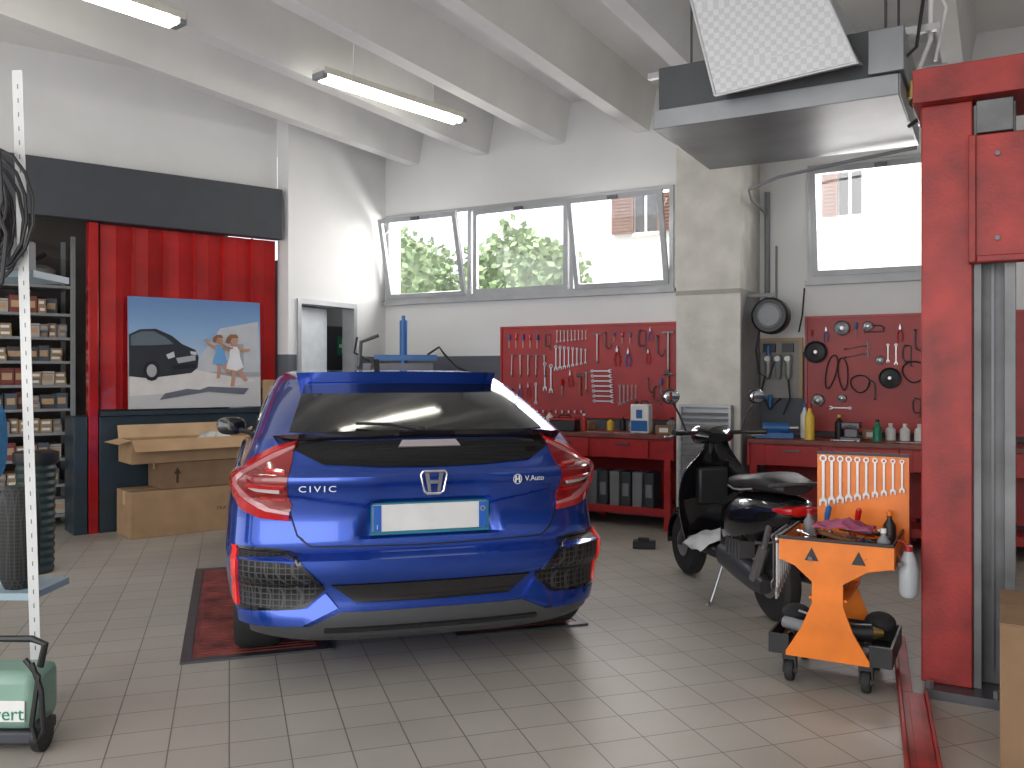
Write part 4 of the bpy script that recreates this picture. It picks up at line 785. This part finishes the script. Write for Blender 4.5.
MB(DSTEEL).cyl((.13,-.3,.30),(.13,.15,.26),.05).done('exhaust',sw); MB(STEEL).tube([(-.15,-.02,.25),(-.14,-.12,.45),(-.12,-.15,.6)],.018).tube([(-.15,-.02,.25),(-.14,-.12,.45)],.032).done('rear_shock',sw)
MB(BLK).box((-.08,-.30,.42),(.08,-.29,.60)).box((-.06,-.28,.44),(.06,-.2,.62)).done('rear_mudguard',sw)
MB(STEEL).tube([(-.12,.42,.26),(-.20,.40,.06),(-.22,.40,.012),(-.26,.36,.012)],.011).done('side_stand',sw)
MB(DSTEEL).tube([(-.12,-.10,.78),(-.14,-.24,.81),(0,-.28,.82),(.14,-.24,.81),(.12,-.10,.78)],.01).done('grab_rail',sw)
Rz=Matrix.Rotation(rad(42),3,'Z'); lo_=V((so.x,so.y,0))+Rz@V((-.05,.66,.333))
rg=MB(mat('white_rag',(.72,.73,.75),.9,bump=.8,bscale=30)); vs=[]
for j in range(13):
    for i in range(13):
        x=(i/12-.5)*.36;y=(j/12-.5)*.28; vs.append(V((x,y,.055*math.exp(-(x*x+y*y)/.012)+.018*math.sin(38*x)*math.cos(31*y)+.02-.9*max(0,-x-.12))))
rg.add(vs,[(j*13+i,j*13+i+1,(j+1)*13+i+1,(j+1)*13+i) for j in range(12) for i in range(12)]); ro_=rg.done('rag',loc=lo_,rz=rad(42),label='crumpled white rag lying on the scooter footboard',cat='rag'); ro_.modifiers.new('s','SOLIDIFY').thickness=.004
# ---------------------------------------------------------------- orange tool trolley
tr=thing('tool_trolley','orange wheeled tool trolley with upper tray and back panel','tool trolley',(-.89,4.10,0))
SH=[(0,.665),(0,.57),(.07,.545),(.145,.48),(.145,.38),(.10,.27),(.03,.15),(.03,.13),(.39,.13),(.39,.15),(.32,.27),(.28,.38),(.28,.48),(.38,.545),(.49,.57),(.49,.665)]
MB(ORG).prism(SH,0,.010,'y').done('front_panel',tr,bev=.002)
MB(ORG).prism(SH,.44,.450,'y').done('end_panel',tr,bev=.002)
MB(ORG).box((.0,.011,.565),(.49,.439,.575)).box((.0,.011,.575),(.010,.439,.665)).box((.48,.011,.575),(.49,.439,.665)).box((.24,.011,.575),(.248,.439,.645)).done('upper_tray',tr)
MB(BLK).box((-.0,-.012,.665),(.49,-.0,.68)).box((0,.0,.665),(.01,.44,.68)).box((.48,0,.665),(.49,.44,.68)).done('tray_edge',tr,bev=.003)
MB(BLK).box((-.05,.013,.13),(.48,.439,.14)).box((-.05,.013,.14),(-.04,.439,.22)).box((.47,.013,.14),(.48,.439,.22)).box((-.04,.425,.14),(.47,.439,.22)).box((-.04,.013,.14),(.04,.02,.22)).box((.385,.013,.14),(.47,.02,.22)).done('lower_tray',tr)
MB(ORG).box((.13,.012,.40),(.295,.439,.41)).box((.13,.43,.41),(.295,.438,.45)).done('middle_tray',tr)
MB(ORG).box((.09,.456,.60),(.51,.466,1.03)).box((.09,.44,.60),(.51,.456,.62)).done('back_panel',tr)
MB(BLK).box((.09,.452,1.02),(.51,.4555,1.035)).done('panel_edge',tr)
for sx in (-1,1): MB(BLK).prism([(.245+sx*.10-.03,.575),(.245+sx*.10+.03,.575),(.245+sx*.10,.635)],-.002,0,'y').done('perforation_mark',tr)
for x,y in ((.04,.05),(.37,.05),(.04,.40),(.37,.40)):
    c=thing('caster',None,None,(x,y,0)); c.parent=tr
    MB(RUB).lathe([(.02,-.018),(.045,-.018),(.05,-.01),(.05,.01),(.045,.018),(.02,.018)],(0,0,.05),(1,0,0),20).done('tire',c); MB(BLK).box((-.03,-.03,.105),(.03,.03,.129)).box((-.03,-.02,.04),(-.022,.02,.105)).box((.022,-.02,.04),(.03,.02,.105)).done('fork',c); MB(STEEL).cyl((-.031,0,.05),(.031,0,.05),.012).done('axle',c)
T0=V((-.89,4.10,0))
def tw(p,s_,rot,lab,grp,k='dwrench'):
    o=bpy.data.objects.new(INF[k][0],MD[k]); COL.objects.link(o); o.location=T0+V(p); o.scale=(s_,)*3; o.rotation_euler=rot; o['label']=lab; o['category']=INF[k][2]; o['group']=grp
for i in range(10): tw((.12+i*.040,.448,1.00),1.10-.045*i,(0,0,0),'steel wrench hooked on the trolley back panel','wrenches on the trolley back panel','wrench')
for i in range(7): tw((-.012-.0*i,.02+i*.045,.655),1.25-.06*i,(0,0,rad(90)),'steel wrench hanging from the trolley side','wrenches on the trolley side','wrench')
for i in range(5): tw((-.03,.04+i*.07,.66),1.1,(0,0,rad(60)),'dull wrench hanging from the trolley side','wrenches on the trolley side','dwrench')
for i in range(12): tw((.03+.017*i,.30,.585+.012*(i%5)),.95,(rad(-90),0,random.uniform(-.3,.3)),'loose wrench lying in the trolley tray','tools in the upper tray',['wrench','dwrench','plier','driver_r','dwrench','bar','wrench','wrench','dwrench','plier','hammer','wrench'][i])
for i in range(12): tw((.255+i*.019,.33,.59+.016*(i%5)),1,(rad(-88),0,random.uniform(-.2,.2)),'hand tool lying in the trolley tray','tools in the upper tray',['driver_r','plier','hammer','plier_b','wrench','clamp','bar','plier','wrench','dwrench','hammer','bar'][i])
for i in range(6): tw((.05+i*.07,.22+.02*(i%2),.665+.006*i),.95,(rad(-78),0,rad(60+25*i)),'hand tool heaped on the trolley tray','tools in the upper tray',['wrench','hammer','dwrench','plier','bar','wrench'][i])
for i,(x_,y_,a_,b_) in enumerate(((.30,.36,165,10),(.16,.38,172,12))): tw((x_,y_,.775),.9,(rad(180-a_)*.6,rad(b_),0),'tool standing upright in the trolley tray','upright tools in the tray',['driver_r','driver_b'][i])
for i in range(9): tw((-.02+i*.05,.33,.16+.018*(i%3)),.9,(rad(-90),0,random.uniform(-.3,.3)),'tool lying in the lower trolley tray','tools in the lower tray',['hammer','plier','wrench','bar','plier_b','hammer','wrench','clamp','dwrench'][i])
for i in range(4): tw((.15+i*.035,.30,.42),.75,(rad(-90),0,random.uniform(-.1,.1)),'tool lying on the middle trolley shelf','tools on the middle shelf',['plier','driver_r','driver_b','wrench'][i])
ig=thing('impact_wrench','black and brass impact wrench lying in the lower tray','power tool',T0+V((.33,.16,.235)),rad(20))
MB(BLK).cyl((-.08,0,0),(.05,0,0),.04).box((-.05,-.015,-.015),(-.01,.11,.015)).done('housing',ig); MB(BRASS).cyl((.05,0,0),(.10,0,0),.03,.015).done('nose',ig)
gg_=thing('grease_gun','dark grease gun lying in the lower tray','grease gun',T0+V((.10,.12,.235)),rad(-25))
MB(GREY).cyl((-.12,0,0),(.10,0,0),.028).done('barrel',gg_); MB(STEEL).tube([(.1,0,0),(.13,0,.03),(.10,0,.06),(-.04,0,.07)],.007).done('lever',gg_)
PM=mat('black_pouch',(.02,.02,.022),.9,bump=.6)
for k,(a,b_,c_) in enumerate(((.40,.30,.05),(.02,.30,.045))): pb_=MB(PM); pb_.ball((0,0,c_),(.07,.08,c_),18); pb_.done('tool_pouch',loc=T0+V((a,b_,.205)),label='black soft tool pouch in the lower trolley tray',cat='pouch')
cl=MB(CLOTH); vs=[]
for j in range(13):
    for i in range(13):
        x=(i/12-.5)*.26;y=(j/12-.5)*.18; vs.append(V((x,y,.035*math.exp(-(x*x+y*y)/.006)+.014*math.sin(60*x+20*y)*math.cos(50*y))))
cl.add(vs,[(j*13+i,j*13+i+1,(j+1)*13+i+1,(j+1)*13+i) for j in range(12) for i in range(12)]); cl.done('rag',loc=T0+V((.26,.16,.715)),label='crumpled dark pink rag in the trolley tray',cat='rag').modifiers.new('s','SOLIDIFY').thickness=.004
bottle(T0.x+.43,T0.y+.40,'dark spray can standing in the trolley tray',BLK,ORG,.19,.028,z=.576); bottle(T0.x+.44,T0.y+.06,'grease spray can in the trolley tray',GREY,WHP,.16,.028,z=.576); bottle(T0.x+.06,T0.y+.40,'small oil can in the trolley tray',GREY,RED,.17,.026,z=.576)
jug=thing('plastic_jug','clear white plastic jug hanging from the trolley side','jug',V((-.352,4.19,.44)))
MB(mat('translucent_jug',(.42,.45,.47),.3)).lathe([(.028,0),(.040,.02),(.041,.12),(.03,.17),(.018,.2)],(0,0,0),(0,0,1),18).done('body',jug); MB(RED).cyl((0,0,.2),(0,0,.225),.018).tube([(0,0,.21),(-.02,0,.24),(-.045,0,.245)],.004).done('cap_and_hook',jug)
b0=G(643,548); MB(BLK).box((-.08,-.05,0),(.1,.06,.06)).box((-.04,-.03,.06),(.05,.03,.085)).done('rubber_block',loc=b0,rz=.3,label='small black rubber block lying on the floor',cat='block',bev=.006)
# ---------------------------------------------------------------- near rack and items at its side
r0=G(38,706)
fr=thing('slotted_rack','white perforated steel rack upright with shelves','shelving',V((r0.x,r0.y,0)),TH)
WSL=mat('white_slotted_steel',(.55,.56,.56),.4)
g=MB(WSL).box((-.025,-.003,0),(.02,.0,2.72)).box((-.025,0,0),(-.022,.04,2.72))
for k in range(44): g.box((-.004,-.0038,.06+k*.06),(.0,-.0031,.08+k*.06),DSTEEL)
g.done('upright',fr,rot=(0,rad(-1.8),0))
for z in (.44,1.84): MB(CYAN).box((-1.2,.045,z),(-.045,.35,z+.03)).done('shelf',fr)
MB(WSL).box((-1.2,0,0),(-1.16,.03,2.6)).done('upright',fr)
def FRL(x,y,z=0): 
    return V((r0.x,r0.y,0))+R*x+F*y+V((0,0,z))
g=MB(BLK)
for k in range(11):
    a=random.uniform(-.05,.05); g.tube([(a+(.09+.01*k)*math.cos(t*.42+k*.3),.008*k,a+(.15+.013*k)*math.sin(t*.42+k*.3)) for t in range(16)],.008)
g.tube([(.05,0,.1),(.12,0,-.1),(.10,.0,-.3),(.02,0,-.38),(-.08,0,-.3)],.010)
g.done('cable_coil',loc=FRL(-.19,-.11,2.10),rz=TH,label='tangled black cable coil hanging on the rack upright',cat='cable')
o=thing('jumper_cable_clamp','red and black jumper cable clamp hanging on the rack','clamp',FRL(-.14,-.16,2.38),TH)
MB(RED).box((-.05,-.02,0),(.03,.02,.05)).done('grip',o,bev=.01); MB(BLK).tube([(.03,0,.02),(.07,0,-.05),(.08,0,-.25),(.0,0,-.5)],.008).done('lead',o)
tk=thing('storage_case','dark equipment case standing on the rack shelf','case',FRL(-.34,.10,1.872),TH)
MB(DGREY).box((-.2,0,0),(.16,.22,.16)).done('body',tk,bev=.01); MB(STEEL).box((-.02,-.006,.09),(.04,-.001,.13)).done('latch',tk)
g=MB(mat('blue_overalls',(.02,.10,.22),.9,bump=.5)); g.loft([(-.03,0,.05,.14),(.0,-.0,.07,.17),(.03,0,.05,.15)],18); g.done('work_jacket',loc=FRL(-.17,-.05,1.14),rz=TH,label='dark blue work jacket hanging from the rack',cat='jacket')
NET=patmat('black_net_reg',(.03,.032,.03),(.006,.006,.006),60,.7)
g=MB(NET); g.lathe([(.06,0),(.08,.05),(.085,.3),(.075,.42),(.06,.45)],(0,0,0),(0,0,1),24); g.done('mesh_bin',loc=FRL(-.17,.16,.471),label='black mesh basket standing on the lower rack shelf',cat='basket')
b1=G(36,572); bn=thing('waste_bin','black ribbed plastic waste bin with a liner on the floor','bin',V((b1.x,b1.y,0)))
g=MB(mat('dark_green_plastic',(.015,.03,.028),.5)); pf=[(.11,0)]
for k in range(14): pf+=[(.12+.001*k,.03+k*.055),(.112+.001*k,.055+k*.055)]
g.lathe(pf+[(.14,.82),(.13,.84)],(0,0,0),(0,0,1),32); g.done('drum',bn); MB(BLK).lathe([(.14,.78),(.15,.80),(.15,.86),(.12,.87)],(0,0,0),(0,0,1),32).done('liner',bn)
# pressure washer
w0=G(4,754); pw=thing('pressure_washer','green and pale pressure washer with black handle and hose','pressure washer',V((w0.x,w0.y,0)),TH)
MB(mat('pale_mint_plastic',(.22,.36,.29),.4)).box((-.2,-.0,.08),(.11,.20,.30)).done('body',pw,bev=.04); MB(DGREY).box((-.2,.005,.03),(.10,.19,.079)).done('base',pw,bev=.01)
MB(WHP).box((-.17,-.006,.12),(.08,-.001,.20)).done('front_plate',pw,bev=.003)
text('vert',.07,pw,(.02,-.0075,.15),(rad(90),0,0),GREEN,ext=.0005)
for x in (.112,-.23): MB(BLK).cyl((x,.03,.06),(x+.028,.03,.06),.06).done('wheel',pw)
MB(BLK).tube([(.08,.1,.29),(.10,.1,.38),(.05,.1,.40),(-.12,.1,.40),(-.16,.1,.29)],.014).done('handle',pw)
MB(BLK).tube([(.12,-.03,.35),(.155,-.03,.25),(.165,-.03,.1),(.14,-.03,.06),(.12,-.03,.12),(.145,-.03,.3),(.09,-.02,.36)],.010).done('hose',pw)
# ---------------------------------------------------------------- lights, world, camera
w=bpy.data.worlds.new('w'); sc.world=w; w.use_nodes=True; n=w.node_tree.nodes; l=w.node_tree.links
bg=n['Background']; bg.inputs['Strength'].default_value=1.8
tc=n.new('ShaderNodeTexCoord'); sp=n.new('ShaderNodeSeparateXYZ'); cr=n.new('ShaderNodeValToRGB'); l.new(tc.outputs['Generated'],sp.inputs[0]); l.new(sp.outputs['Z'],cr.inputs[0])
cr.color_ramp.elements[0].color=(.95,.96,1,1); cr.color_ramp.elements[1].color=(.74,.83,1,1); l.new(cr.outputs[0],bg.inputs[0])
def light(t,nm,loc,rot,e,col=(1,1,1),sx=1,sy=1):
    d=bpy.data.lights.new(nm,t); d.energy=e; d.color=col
    if t=='AREA': d.shape='RECTANGLE'; d.size=sx; d.size_y=sy
    o=bpy.data.objects.new(nm,d); COL.objects.link(o); o.location=loc; o.rotation_euler=rot; return o
s=light('SUN','sun',(0,0,20),(rad(38),0,rad(-20)),6,(1,.95,.88)); s.data.angle=rad(.5)
light('AREA','doorway_daylight',(-2,-2.6,2.1),(rad(90),0,0),170,(1,.97,.93),7,3.4)
light('AREA','window_daylight',(-4.5,W+.6,2.95),(rad(-75),0,0),150,(1,.98,.96),3.4,1)
light('AREA','window_daylight_2',(-.9,W+.6,2.95),(rad(-75),0,0),50,(1,.98,.96),1.2,1)
light('POINT','back_room_lamp',(LX-.5,7.5,2.3),(0,0,0),5,(1,.97,.9))
light('POINT','store_fill_light',K(-1.2,.3,2.6),(0,0,0),5,(1,.92,.8))  # added weak fill to brighten the store shelving, no lamp fixture there
cam=bpy.data.cameras.new('cam'); co=bpy.data.objects.new('camera',cam); COL.objects.link(co); cam.sensor_width=36; cam.lens=FL/1024*36
co.location=(0,0,HC); co.rotation_euler=(rad(90),0,TH); cam.shift_y=-10/1024; sc.camera=co
sc.view_settings.view_transform='Standard'
